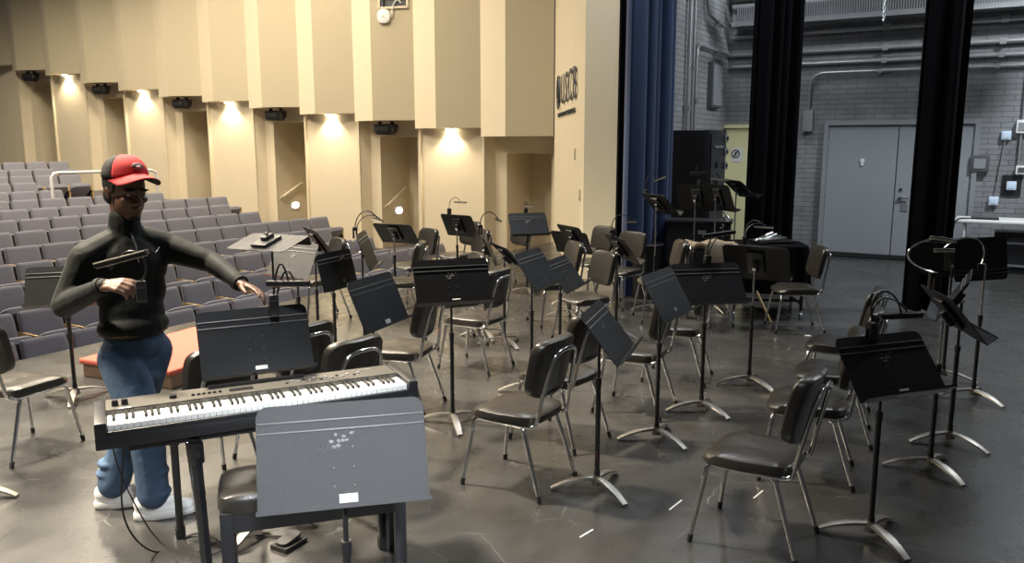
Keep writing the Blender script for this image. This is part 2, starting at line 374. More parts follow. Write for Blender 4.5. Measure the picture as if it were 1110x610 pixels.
# dark service hatch and round access point, on the third bay
f0 = Vector(P(2*B+.05, .05, 0)); f1 = Vector(P(2*B+.86, .31, 0)); fd = (f1-f0); fn = Vector((fd.y, -fd.x, 0)).normalized()
if fn.y > 0: fn = -fn
def on_panel(k, z, out=0.): q = f0.lerp(f1, k) + fn*out; return W(q.x, q.y, z)
rzp = math.atan2(*( (on_panel(1,0)-on_panel(0,0)).yx )) + PI
t = thing('service_hatch', on_panel(.42, 4.92), rzp, 'open dark service hatch with conduits in the upper wall panel', 'hatch')
MB().box((0,-.005,0),(.56,.02,.62)).build('opening', M['boxdark'], t, smooth=False)
MB().box((0,-.02,-.30),(.62,.04,.04)).box((.30,-.02,0),(.04,.04,.62)).box((-.30,-.02,0),(.04,.04,.62)).build('surround', M['plaster'], t, smooth=False)
MB().cyl((-.27,-.03,-.02),(.27,-.03,.02),.02).cyl((-.27,-.03,-.12),(.27,-.03,-.14),.015).cyl((-.2,-.035,.2),(-.2,-.035,-.28),.015).build('conduit', M['black'], t)
t = thing('wireless_access_point', on_panel(.66, 4.45, .03), rzp, 'round white wireless access point on the wall below the dark hatch', 'router')
MB().layers([[(x*w, y, z*w) for x, z in sup(.14,.14,28,2.6)] for y, w in ((.03,.95),(-.01,1),(-.03,.94),(-.04,.7))]).build('cover', M['white'], t)
MB().cyl((0,-.046,0),(0,-.040,0),.012).build('indicator', M['greypaint'], t)
tag(MB().tube(smooth_path([on_panel(.52,4.42,.05), on_panel(.45,4.50,.06), on_panel(.40,4.68,.05), on_panel(.30,4.76,.05), on_panel(.22,4.70,.05)]), .012, 6).build('network_cable', M['white']), 'white network cable looping from the round access point to the hatch', 'cable')

# wall sign on the splay
A0, A1 = W(*pc), W(U0, V0)
sd = (A0 - A1).normalized(); sn = sd.cross(Vector((0,0,1)))
def sign_m(tt, z, out=.012): 
    p = A0 - sd*tt + sn*out; return Matrix.Translation((p.x, p.y, z)) @ Matrix((sd, Vector((0,0,1)), sn)).transposed().to_4x4()
t = thing('wall_sign', A0 - sd*2.1 + sn*.01 + Vector((0,0,2.78)), 0, 'dark USCB lettering and round emblem on the cream wall beside the stage opening', 'sign')
bpy.context.view_layer.update()
def sp(name, me, mx):
    o = link(name, me, t); o.matrix_basis = Matrix.Translation(-t.location) @ mx; return o
M['signdk'] = mat('dark navy sign', (.03,.035,.06), .4)
for ch, tt in (('U',2.5),('S',1.98),('C',1.47),('B',.95)):
    sp('letter', text_mesh(ch, .68, .006, M['signdk'], 1.0), sign_m(tt, 2.77, .03))
em = MB()
for r0 in (1.,.72):
    em.tube([(math.cos(q*2*PI/28)*.24*r0, math.sin(q*2*PI/28)*.28*r0, 0) for q in range(29)], .013, 6)
for k in range(-2,3): em.box((k*.065,0,0),(.018,.34-.03*abs(k)*2,.012))
em.box((0,-.12,0),(.32,.03,.03))
sp('emblem', em.mesh('emblem', M['signdk']), sign_m(3.18, 2.78, .03))
sp('strapline', text_mesh('UNIVERSITY ARTS AUDITORIUM', .105, .008, M['signdk'], 1.55), sign_m(2.1, 2.385, .02))
for (tt, z, nm, lb) in ((.35, 1.18, 'wall_switch', 'small cream switch plate on the splayed wall under the sign'), (.95, 1.75, 'wall_thermostat', 'small cream control box on the splayed wall below the sign, higher than the switch')):
    o = MB().box((0,0,0),(.10,.16,.03),bev=.006).build(nm, M['jamb']); o.matrix_world = sign_m(tt, z, .015); tag(o, lb, 'switch')

# ------------------------------------------------------------------ curtains
def curtain(name, a, b, z0, z1, amp, wave, thick, m, label):
    a, b = Vector(a), Vector(b); L_ = (b-a).length; d = (b-a)/L_; n = Vector((-d.y, d.x, 0)); N_ = max(24, int(L_/wave*14))
    rnd = random.Random(len(name)+int(L_*100)); ph = [rnd.uniform(.75,1.25) for _ in range(200)]
    def prof(z, side):
        f = 1 + .12*(z1-z)/(z1-z0); out = []; acc = 0
        for k in range(N_+1):
            acc += ph[k % 200]*2*PI*L_/wave/N_
            off = amp*f*math.sin(acc) + amp*.35*math.sin(acc*.41+1)
            out.append(a + d*(L_*k/N_ + .25*amp*math.cos(acc)) + n*(off + side*thick))
        return out
    mb = MB(); rings = []
    for z in (z0, z0+.04, (z0+z1)*.3, (z0+z1)*.6, z1):
        r = prof(z, .5) + prof(z, -.5)[::-1]
        rings.append([(p.x, p.y, z) for p in r])
    o = mb.layers(rings).build(name, m, ang=75); return tag(o, label, 'curtain')
curtain('stage_curtain', W(-3.7,9.28), W(-3.62,10.32), .015, 8.2, .08, .22, .03, M['blue'], 'navy blue velvet stage curtain gathered beside the cream jamb')
curtain('masking_curtain', W(-4.02,9.64), W(-3.98,9.97), .015, 8.2, .012, .2, .03, M['velour'], 'narrow black curtain edge between cream jamb and blue curtain')
curtain('leg_curtain', W(-2.55,10.5), W(-2.2,11.28), .02, 8.2, .07, .20, .03, M['velour'], 'black leg curtain hanging behind the covered percussion, next to the yellow door')
curtain('leg_curtain', W(-.70,10.15), W(-.24,10.3), .02, 8.2, .09, .2, .03, M['velour'], 'black leg curtain hanging in front of the grey double door')

# ------------------------------------------------------------------ stage side wall fittings (local u, v, z)
VW = 14.75
t = thing('door_1', W(-1.26, VW, 0), ROOM, None, None); struct(t)
def st(name, mb, m, par, smooth=False): o = mb.build(name, m, par, smooth=smooth); struct(o); return o
st('door_frame', MB().box((-1.11,-.03,1.10),(.07,.10,2.2)).box((1.11,-.03,1.10),(.07,.10,2.2)).box((0,-.03,2.235),(2.29,.10,.07)), M['greypaint'], t)
st('door_leaf', MB().box((-.54,-.02,1.10),(1.065,.045,2.18),bev=.004), M['doorpaint'], t)
st('door_leaf', MB().box((.54,-.02,1.10),(1.065,.045,2.18),bev=.004), M['doorpaint'], t)
for s_, z in ((-1.07,.3),(-1.07,1.9),(-1.07,1.1),(1.07,1.9),(1.07,1.1)):
    st('hinge', MB().cyl((s_,-.055,z-.06),(s_,-.055,z+.06),.014), M['steel'], t)
st('door_handle', MB().cyl((.09,-.04,1.02),(.09,-.09,1.02),.028).cyl((.09,-.085,1.02),(.22,-.085,1.02),.013).cyl((.09,-.04,1.16),(.09,-.06,1.16),.026), M['chrome'], t, True)
st('door_plate', MB().box((.16,-.048,.88),(.10,.012,.14),bev=.004), M['steel'], t)
st('door_viewer', MB().cyl((-.52,-.04,1.62),(-.52,-.06,1.62),.035).box((-.52,-.05,1.57),(.04,.02,.06)), M['white'], t)
st('door_sweep', MB().box((0,-.05,.05),(2.1,.03,.06)), M['rubber'], t)
t = thing('door_2', W(-3.60, VW, 0), ROOM, None, None); struct(t)
st('door_leaf', MB().box((0,-.02,1.08),(.95,.05,2.16),bev=.004), M['cream'], t)
st('door_frame', MB().box((.51,-.03,1.1),(.06,.10,2.24)).box((0,-.03,2.2),(1.08,.10,.06)), M['cream'], t)
st('door_handle', MB().box((.22,-.06,.98),(.05,.03,.24),bev=.01).cyl((.22,-.06,1.0),(.30,-.09,1.0),.014), M['steel'], t, True)
t = thing('door_notice', W(-3.86, VW-.048, 1.70), ROOM, 'white notice with a round black symbol on the yellow door', 'sign')
MB().box((0,0,0),(.20,.004,.24)).build('sheet', M['sticker'], t, smooth=False)
MB().tube([(math.cos(q*PI/12)*.065-.02, -.004, math.sin(q*PI/12)*.065+.02) for q in range(25)], .009, 6).cyl((-.06,-.004,-.02),(.02,-.004,.06),.008).cyl((-.02,-.004,.05),(-.02,-.004,-.01),.014).build('symbol', M['ink'], t)

def pipe(pts, r, label, m='conduit', name='conduit_pipe'):
    t_ = thing(name, W(pts[0][0], pts[0][1], 0), ROOM, label, 'pipe')
    o = Vector((pts[0][0], pts[0][1], 0)); loc = [Vector(p)-o for p in pts]
    MB().tube(loc, r, 10).build('tube', M[m], t_)
    for a, b in zip(loc, loc[1:]):
        if (b-a).length < .5: continue
        n = max(1, int((b-a).length/1.6))
        for k in range(n):
            c = a.lerp(b, (k+.5)/n); MB().box(c, (r*2.6, r*2.5, r*2.6)).build('clamp', M['conduit'], t_, smooth=False)
    return t_
def bend(a, b, c, r=.25, n=6):
    a, b, c = Vector(a), Vector(b), Vector(c); p = b+(a-b).normalized()*r; q = b+(c-b).normalized()*r
    return [a]+bez((p,b,q), n)+[c]
pipe([(-4.0,VW-.06,3.42),(7.4,VW-.06,3.42)], .035, 'thick grey conduit along the brick side wall, uppermost of the three')
pipe([(-4.0,VW-.06,3.22),(7.4,VW-.06,3.22)], .03, 'grey conduit along the brick side wall, middle of the three')
pipe(bend((-2.68,VW-.06,2.40),(-2.68,VW-.06,3.06),(7.4,VW-.06,3.06)), .024, 'thin grey conduit rising from a wall box and bending along the brick wall')
tag(room_obj(MB().box((-2.68,VW-.05,2.28),(.16,.10,.36),bev=.01).build('junction_box', M['greypaint'])), 'grey steel junction box at the foot of the bent conduit', 'box')
pipe([(-4.0,VW-.08,3.72),(7.4,VW-.08,3.78)], .04, 'pale conduit just below the corrugated tray on the side wall')
# corrugated cable tray and beams high on the side wall
t = thing('cable_tray', W(-3.9, VW, 3.86), ROOM, 'long corrugated steel cable tray high on the brick side wall', 'tray')
z0 = 0; MB().box((5.6,-.22,.01),(11.3,.40,.02)).box((5.6,-.42,.04),(11.3,.02,.08)).box((5.6,-.42,.33),(11.3,.02,.05)).build('rails', M['steel'], t, smooth=False)
g = MB()
for k in range(300): g.box((.05+k*.0375,-.42,.19),(.018,.016,.26))
MB().box((5.6,-.36,.19),(11.3,.02,.30)).build('back_plate', M['greypaint'], t, smooth=False)
o = g.build('corrugation', M['steel'], t, smooth=False)
tag(room_obj(MB().box((1.7,VW-.15,4.46),(11.4,.30,.26)).box((1.7,VW-.30,4.34),(11.4,.06,.03)).build('ledge_beam', M['white'], smooth=False)), 'pale painted ledge beam along the top of the side wall', 'beam')
tag(room_obj(MB().box((-1.3,12.9,4.62),(5.2,.22,.16)).box((-1.3,12.9,4.72),(5.2,.34,.03)).build('steel_beam', M['greypaint'], smooth=False)), 'grey steel beam crossing above the stage beside the brick wall', 'beam')
# hanging chain and rope
t = W(-1.45, 13.2); ch = MB()
for k in range(34):
    z = 3.66 + k*.055
    ch.tube([(t.x+(.016*math.cos(a*PI/4) if k % 2 else 0), t.y+(0 if k % 2 else .016*math.cos(a*PI/4)), z+.036*math.sin(a*PI/4)) for a in range(9)], .008, 5)
tag(ch.build('hoist_chain', M['steel']), 'steel hoist chain hanging in front of the corrugated tray', 'chain')
tag(MB().tube(smooth_path([W(-3.3,12.6,5.6), W(-3.35,12.6,4.6), W(-3.3,12.6,4.15), W(-3.15,12.6,4.05), W(-3.0,12.6,4.2)]), .02, 8).build('hanging_rope', M['brown']), 'pale rope hanging in a loop beside the left leg curtain', 'rope')
# conduits and panel on the brick back of the proscenium (plane u=-4.1)
UP = -4.04
pipe([(UP,12.38,0),(UP,12.38,6.5)], .03, 'grey vertical conduit beside the blue curtain, thicker one')
pipe([(UP,12.60,1.9),(UP,12.60,6.5)], .022, 'thin grey vertical conduit on the brick end wall')
pipe(bend((UP,12.75,1.9),(UP,12.75,3.42),(UP,14.7,3.42),.2), .028, 'grey conduit bending to the horizontal on the brick end wall')
pipe(bend((UP,13.2,6.0),(UP,13.2,3.95),(UP,14.2,3.85),.25), .028, 'grey conduit curving from high on the brick end wall')
t = thing('electrical_panel', W(UP-.03, 13.85, 2.86), ROOM, 'dark electrical panel box on the brick end wall above the cabinet', 'panel')
MB().box((0,0,0),(.12,.58,.74),bev=.01).build('enclosure', M['boxdark'], t, smooth=False)
MB().box((.065,0,0),(.012,.50,.66),bev=.005).build('door', M['greypaint'], t, smooth=False)
MB().box((.08,.2,0),(.02,.03,.10)).build('latch', M['steel'], t, smooth=False)
# black equipment cabinet in the wing
cu, cv = -3.62, 11.58
t = thing('equipment_cabinet', W(cu, cv), ROOM, 'tall black equipment cabinet standing behind the blue curtain', 'cabinet')
MB().box((0,0,1.07),(.62,.85,2.02),bev=.02).build('body', M['case'], t)
MB().box((0,0,.04),(.56,.78,.08)).build('plinth', M['rubber'], t, smooth=False)
MB().box((-.02,-.432,1.12),(.50,.02,1.75),bev=.006).build('front_panel', M['black'], t, smooth=False)
MB().box((.318,-.05,1.12),(.02,.66,1.8),bev=.006).build('side_panel', M['case'], t, smooth=False)
for z in (1.97,1.78,1.58):
    o = MB().box((.34,.30,z),(.03,.13,.11),bev=.008).build('latch', M['steel'], t); MB().box((.36,.30,z),(.02,.07,.05),bev=.006).build('latch_lever', M['black'], o)
MB().cyl((.33,-.1,1.6),(.345,-.1,1.6),.05).build('lock', M['rubber'], t)
MB().box((.335,-.05,1.85),(.02,.40,.03),bev=.004).build('hand_hold', M['steel'], t)
MB().ell((-.27,-.43,1.62),(.02,.02,.02)).build('pilot_light', M['bluled'], t)
# boxes at the right end of the side wall
def wallbox(name, u, z, w, h, d, m, label, face=None):
    t_ = thing(name, W(u, VW, z), ROOM, label, 'box')
    MB().box((0,-d/2,0),(w,d,h),bev=min(.012,d*.2)).build('housing', M[m], t_)
    MB().box((0,-d-.004,0),(w*.62,.01,h*.6),bev=.003).build('face_plate', M[face or m], t_, smooth=False); return t_
wallbox('wall_speaker', -.085, 1.59, .26, .25, .10, 'boxdark', 'square dark grey wall box between the double door frame and the white switches', 'greypaint')
wallbox('switch_box', .233, 2.02, .13, .13, .07, 'boxblue', 'pale blue switch box on the brick wall above the square dark grey box')
wallbox('switch_box', .148, 1.02, .13, .13, .07, 'boxblue', 'pale blue switch box just above the white folding table')
t = wallbox('switch_box', .365, 1.26, .13, .13, .09, 'boxblue', 'pale blue switch box on a black backing board')
MB().box((0,-.012,0),(.26,.024,.32)).build('backing_board', M['black'], t, smooth=False)
wallbox('outlet_box', .426, 2.15, .15, .20, .09, 'white', 'white outlet box on the vertical conduit at the right wall', 'greypaint')
wallbox('outlet_box', .47, 1.50, .14, .13, .09, 'white', 'white outlet box with dark plugs, low beside the black backing board', 'boxdark')
pipe([(.426,VW-.05,1.42),(.426,VW-.05,3.02)], .016, 'thin vertical conduit running through the white outlet box')
pipe([(.16,VW-.04,1.10),(.225,VW-.04,1.94)], .010, 'very thin cable conduit between the two pale blue switch boxes')

# white folding table and flight case at the right
t = thing('folding_table', W(.72, 14.05), ROOM, 'white topped folding table against the brick side wall', 'table')
MB().box((0,0,.765),(2.1,.72,.055),bev=.02,seg=3).build('tabletop', M['white'], t)
for x in (-.92,.92):
    MB().tube([(x,-.30,.74),(x,-.30,.02),(x,.30,.02),(x,.30,.74)], .016, 8).build('leg', M['white'], t)
MB().cyl((-.92,0,.10),(.92,0,.10),.012).build('crossbar', M['steel'], t)
t = thing('flight_case', W(.92, 14.12), ROOM, 'black flight case pushed under the white folding table', 'case')
MB().box((0,0,.36),(1.45,.48,.50),bev=.015).build('body', M['case'], t)
MB().box((0,-.245,.46),(1.45,.012,.03)).box((0,-.245,.13),(1.45,.012,.03)).build('edging', M['steel'], t, smooth=False)
for x in (-.6,.6):
    for y in (-.18,.18): MB().cyl((x-.02,y,.045),(x+.02,y,.045),.045).box((x,y,.095),(.06,.06,.03)).build('caster', M['rubber'], t)
t = thing('laptop', W(.05, 13.92, .7925), ROOM, 'closed black laptop lying on the end of the white table', 'laptop')
MB().box((0,0,.012),(.36,.25,.022),bev=.006).build('base', M['plastic'], t); MB().box((0,0,.030),(.36,.25,.012),bev=.005).build('lid', M['boxdark'], t)
MB().cyl((-.12,.12,.023),(.12,.12,.023),.008).build('hinge', M['steel'], t)
tag(MB().tube(smooth_path([W(-.10,13.85,.80), W(-.30,13.68,.79), W(-.345,13.64,.6), W(-.34,13.66,.30), W(-.30,13.6,.012), W(-.1,13.5,.012)]), .012, 6).build('power_cable', M['rubber']), 'black power cable hanging off the end of the white table', 'cable')

# ------------------------------------------------------------------ orchestra chair
CM = {}
def chair_meshes():
    base = [(x*(1 if y > 0 else 1.07), y) for x, y in sup(.205, .215, 36, 4.2)]
    def ring(w, z, drop=0): return [(x*w, y*w, z - (.018 if y < -.15 else 0)*drop - .012*(1-min(1,abs(x)/.2)**2)*(1 if z > .43 else 0)) for x, y in base]
    CM['seat'] = MB().layers([ring(.9,.398), ring(.99,.404), ring(1.,.432,1), ring(.975,.449,1), ring(.90,.458,.8), ring(.6,.458,.2), ring(.2,.456)]).mesh('seat', M['vinyl'])
    hp = sup(.195, .165, 36, 4.5)
    th = math.radians(-12)
    def bp(p):       # pad in its own plane -> leaned back and curved round the sitter
        x, t, h = p; y = t - 1.0*x*x*(1 if True else 0)
        return Vector((x, .235 + y*math.cos(th) - h*math.sin(th), .705 + h*math.cos(th) + y*math.sin(th)))
    CM['backrest'] = MB().layers([[(x*w, t, z*w) for x, z in hp] for t, w in ((.03,.86),(.028,.97),(.015,1),(-.012,1),(-.026,.95),(-.031,.82))], bp).mesh('backrest', M['vinyl'])
    pts = [(.168,.02,.392),(.168,.15,.392),(.166,.205,.402),(.162,.225,.43),(.15,.250,.56),(.135,.281,.70),(.118,.298,.765),(.08,.307,.80),(0,.309,.808)]
    pts = pts + [(-x, y, z) for x, y, z in pts[:-1][::-1]]
    CM['back_frame'] = MB().tube(smooth_path(pts, 4), .0115, 10).mesh('back_frame', M['chrome'])
    CM['seat_frame'] = MB().tube([(.165,-.17,.388),(.165,.17,.388)], .011, 8).tube([(-.165,-.17,.388),(-.165,.17,.388)], .011, 8).tube([(-.165,-.12,.386),(.165,-.12,.386)], .010, 8).tube([(-.165,.12,.386),(.165,.12,.386)], .010, 8).mesh('seat_frame', M['chrome'])
    for nm, sx, sy in (('FL',1,-1),('FR',-1,-1),('RL',1,1),('RR',-1,1)):
        top = Vector((.150*sx, (-.13 if sy < 0 else .10), .392)); knee = Vector((.172*sx, (-.172 if sy < 0 else .150), .372))
        foot = Vector((.215*sx, -.225, .02)) if sy < 0 else Vector((.2*sx, .265, .02))
        d = (foot-knee).normalized()
        CM['leg'+nm] = MB().tube([top, top.lerp(knee,.6)+Vector((0,0,.004)), knee, knee+d*.06, foot], [.0125,.0125,.0125,.0125,.0105], 10).mesh('leg', M['chrome'])
        CM['tip'+nm] = MB().cyl(foot-d*.018, foot+d*.017, .0135, .0125, 10).mesh('rubber_tip', M['rubber'])
chair_meshes()
def make_chair():
    t_ = thing('orchestra_chair', (0,0,0), 0, 'x', 'chair')
    for k in ('seat','backrest','back_frame','seat_frame'): link(k, CM[k], t_)
    for k in ('FL','FR','RL','RR'):
        l = link('leg', CM['leg'+k], t_); link('rubber_tip', CM['tip'+k], l)
    return t_
chair0 = make_chair()
CH = [
 (-3.04,4.85,2.80,'black padded chair with its seat jutting in from the left edge of the stage view'),
 (-1.66,4.20,-2.30,'black padded chair behind the left half of the piano, beside the man in the cap'),
 (-1.02,4.36,-2.25,'black padded chair behind the right end of the piano, chrome loop on its back showing'),
 (-1.37,4.72,-2.20,'black padded chair mostly hidden between the piano music stand and chrome loop chair'),
 (-.81,5.69,-1.85,'padded chair with tan lit seat, under the stand between piano and wide centre stand'),
 (-.32,6.77,-2.10,'padded chair with tan lit seat, directly behind the wide centre music stand'),
 (.03,4.37,-2.15,'black padded chair in the middle foreground, in front of the red taped music stand'),
 (.30,5.06,-2.25,'black padded chair just behind the middle foreground chair, its back partly under the tilted stand'),
 (.87,5.64,-2.05,'black padded chair beside the right side of the tilted stand with red tape'),
 (1.33,6.42,-1.95,'black padded chair underneath the wide desk with the lamp bar'),
 (1.16,3.70,-2.15,'large black padded chair in the right foreground, nearest of all the chairs'),
 (1.69,4.48,-1.95,'black padded chair right behind the nearest foreground chair'),
 (2.06,5.10,-1.95,'middle black chair of the three lined up behind the right foreground stand'),
 (2.41,5.86,-2.10,'farthest black chair of the three lined up behind the right foreground stand'),
 (2.89,8.19,-1.62,'black padded chair standing alone in the open floor before the grey double door'),
 (.69,7.67,-1.12,'padded chair with tan lit back and seat, beside the upright pole in the centre'),
 (.45,8.50,-1.25,'padded chair seen edge-on with narrow tan back, beside the overlapping black stands'),
 (.98,10.10,-.95,'padded chair with tan back in front of the cream jamb, partly behind a black stand'),
 (1.27,9.40,-.80,'padded chair with tan back standing before the blue curtain'),
 (-1.20,9.81,-.92,'padded chair with square tan back, near the front auditorium seats'),
 (-1.21,8.58,-1.60,'padded chair with narrow tan back, next to the wide centre stand'),
 (-2.10,8.75,-1.00,'padded chair with tan back behind the leftmost upright black stand'),
 (-.57,9.79,-1.10,'padded chair with tan back behind the edge-on stand with the bent lamp'),
 (-.55,7.57,-1.20,'padded chair whose tan back top just clears the wide centre stand'),
 (-.72,10.75,-.85,'padded chair with tan back under the far stand with a lit lamp bar'),
 (-.05,10.75,-.95,'padded chair half hidden under the far stand in front of the nearest doorway'),
 (1.59,8.68,-1.50,'padded chair with narrow tan back in front of the black cabinet'),
 (1.98,8.33,-1.05,'padded chair whose tan back rises behind the desk with the lamp bar'),
]
for k, (x, y, rz, lb) in enumerate(CH):
    o = chair0 if k == 0 else copy_tree(chair0)
    o.location = (x, y, 0); o.rotation_euler = (0,0,rz); o['label'] = lb; o['group'] = 'padded orchestra chairs on the stage'

# ------------------------------------------------------------------ music stand
SM = {}
DW, DH = .508, .318
def stand_meshes():
    r = .035; pts = []
    for cx, cz, a0 in ((DW/2-r, DH/2-r, 0), (-DW/2+r, DH/2-r, 90)):
        for k in range(7):
            a = math.radians(a0 + 15*k); pts.append((cx + r*math.cos(a), cz + r*math.sin(a)))
    pts += [(-DW/2, -DH/2), (DW/2, -DH/2)]
    mb = MB(); mb.layers([[(x, y, z) for x, z in pts] for y in (-.002,.002)])
    SM['desk'] = mb.mesh('desk', M['desk'], ang=30)
    g = MB()
    for z in (DH/2-.052, DH/2-.082):
        g.box((0,-.0035,z),(DW-.006,.007,.006),bev=.0025)
    SM['rib'] = g.mesh('stiffening_rib', M['groove'])
    d = MB()
    for x in (-.03,.03):
        for z in (.075,.02,-.04,-.095): d.cyl((x,-.0022,z),(x,-.005,z),.0055,.004,10)
    SM['rivet'] = d.mesh('rivet', M['black'])
    l = MB(); l.box((0,-.033,-DH/2+.002),(DW,.066,.0035)); l.box((0,-.065,-DH/2+.007),(DW,.0035,.012))
    SM['lip'] = l.mesh('lip', M['desk'], smooth=False)
    SM['sticker'] = MB().box((.01,-.0032,-DH/2+.028),(.055,.0025,.026),bev=.001).mesh('sticker', M['sticker'])
    w = MB(); rnd = random.Random(2)
    for k in range(9):
        c = (rnd.uniform(-.035,.03), -.0026, rnd.uniform(.02,.065)); n = 7
        w.layers([[(c[0]+rnd.uniform(.3,1)*.010*math.cos(q*2*PI/n), yy, c[2]+rnd.uniform(.3,1)*.007*math.sin(q*2*PI/n)) for q in range(n)] for yy in (-.0021,-.0027)])
    SM['worn'] = w.mesh('worn_patch', M['worn'], smooth=False)
    SM['bracket'] = MB().box((0,.014,.01),(.13,.022,.20),bev=.008).box((0,.035,-.01),(.05,.04,.10),bev=.01).mesh('bracket', M['black'])
    SM['knob'] = MB().cyl((.0,.052,-.01),(.0,.074,-.01),.016,.014,14).mesh('tilt_knob', M['chrome'])
    SM['outer'] = MB().cyl((0,0,.06),(0,0,.62),.0142,seg=12).mesh('outer_tube', M['black'])
    SM['collar'] = MB().cyl((0,0,.05),(0,0,.115),.021,.017,14).mesh('collar', M['black']); SM['grip'] = MB().cyl((0,0,.60),(0,0,.64),.0175,seg=12).mesh('height_grip', M['black'])
    SM['hub'] = MB().cyl((0,0,.035),(0,0,.085),.034,.024,16).mesh('base_hub', M['cast'])
    leg = MB(); n = 9; rings = []
    for k in range(n+1):
        t_ = k/n; x = .02+.235*t_; z = .07 - .055*t_**2.2 - .004*t_; w_ = .027-.007*abs(t_-.5)*2; h = .022-.009*t_
        rings.append([(x, yy*w_, max(.0015, z + zz*h*.5)) for yy, zz in ((1,-.6),(.8,.7),(0,1),(-.8,.7),(-1,-.6),(0,-1))])
    leg.layers(rings); SM['bleg'] = leg.mesh('base_leg', M['cast'])
stand_meshes()
def make_stand(x, y, zc, yaw, tilt, label, base=285, sticker=False, worn=False, chrome=False, off=.045):
    n = Vector((math.sin(yaw), -math.cos(yaw), 0))
    t_ = thing('music_stand', (x - n.x*off, y - n.y*off, 0), yaw, label, 'music stand', 'orchestra music stands on the stage')
    d = link('desk', SM['desk'], t_); d.location = (0,-off,zc); d.rotation_euler = (-tilt,0,0)
    link('lip', SM['lip'], d); link('stiffening_rib', SM['rib'], d); link('rivet', SM['rivet'], d)
    if sticker: link('sticker', SM['sticker'], d)
    if worn: link('worn_patch', SM['worn'], d)
    link('bracket', SM['bracket'], d); link('tilt_knob', SM['knob'], d)
    link('outer_tube', SM['outer'], t_); link('collar', SM['collar'], t_); link('height_grip', SM['grip'], t_); link('base_hub', SM['hub'], t_)
    MB().cyl((0,0,.6),(0,0,zc-.03),.0085,seg=12).build('inner_tube', M['chrome'] if chrome else M['black'], t_)
    MB().cyl((0,0,zc-.05),(0,-off*.4,zc-.01),.012,.014,12).build('swivel_head', M['black'], t_)
    for k in range(3):
        l = link('base_leg', SM['bleg'], t_); l.rotation_euler = (0,0,math.radians(base+120*k)-yaw)
    t_['desk'] = 0; del t_['desk']
    return t_, d
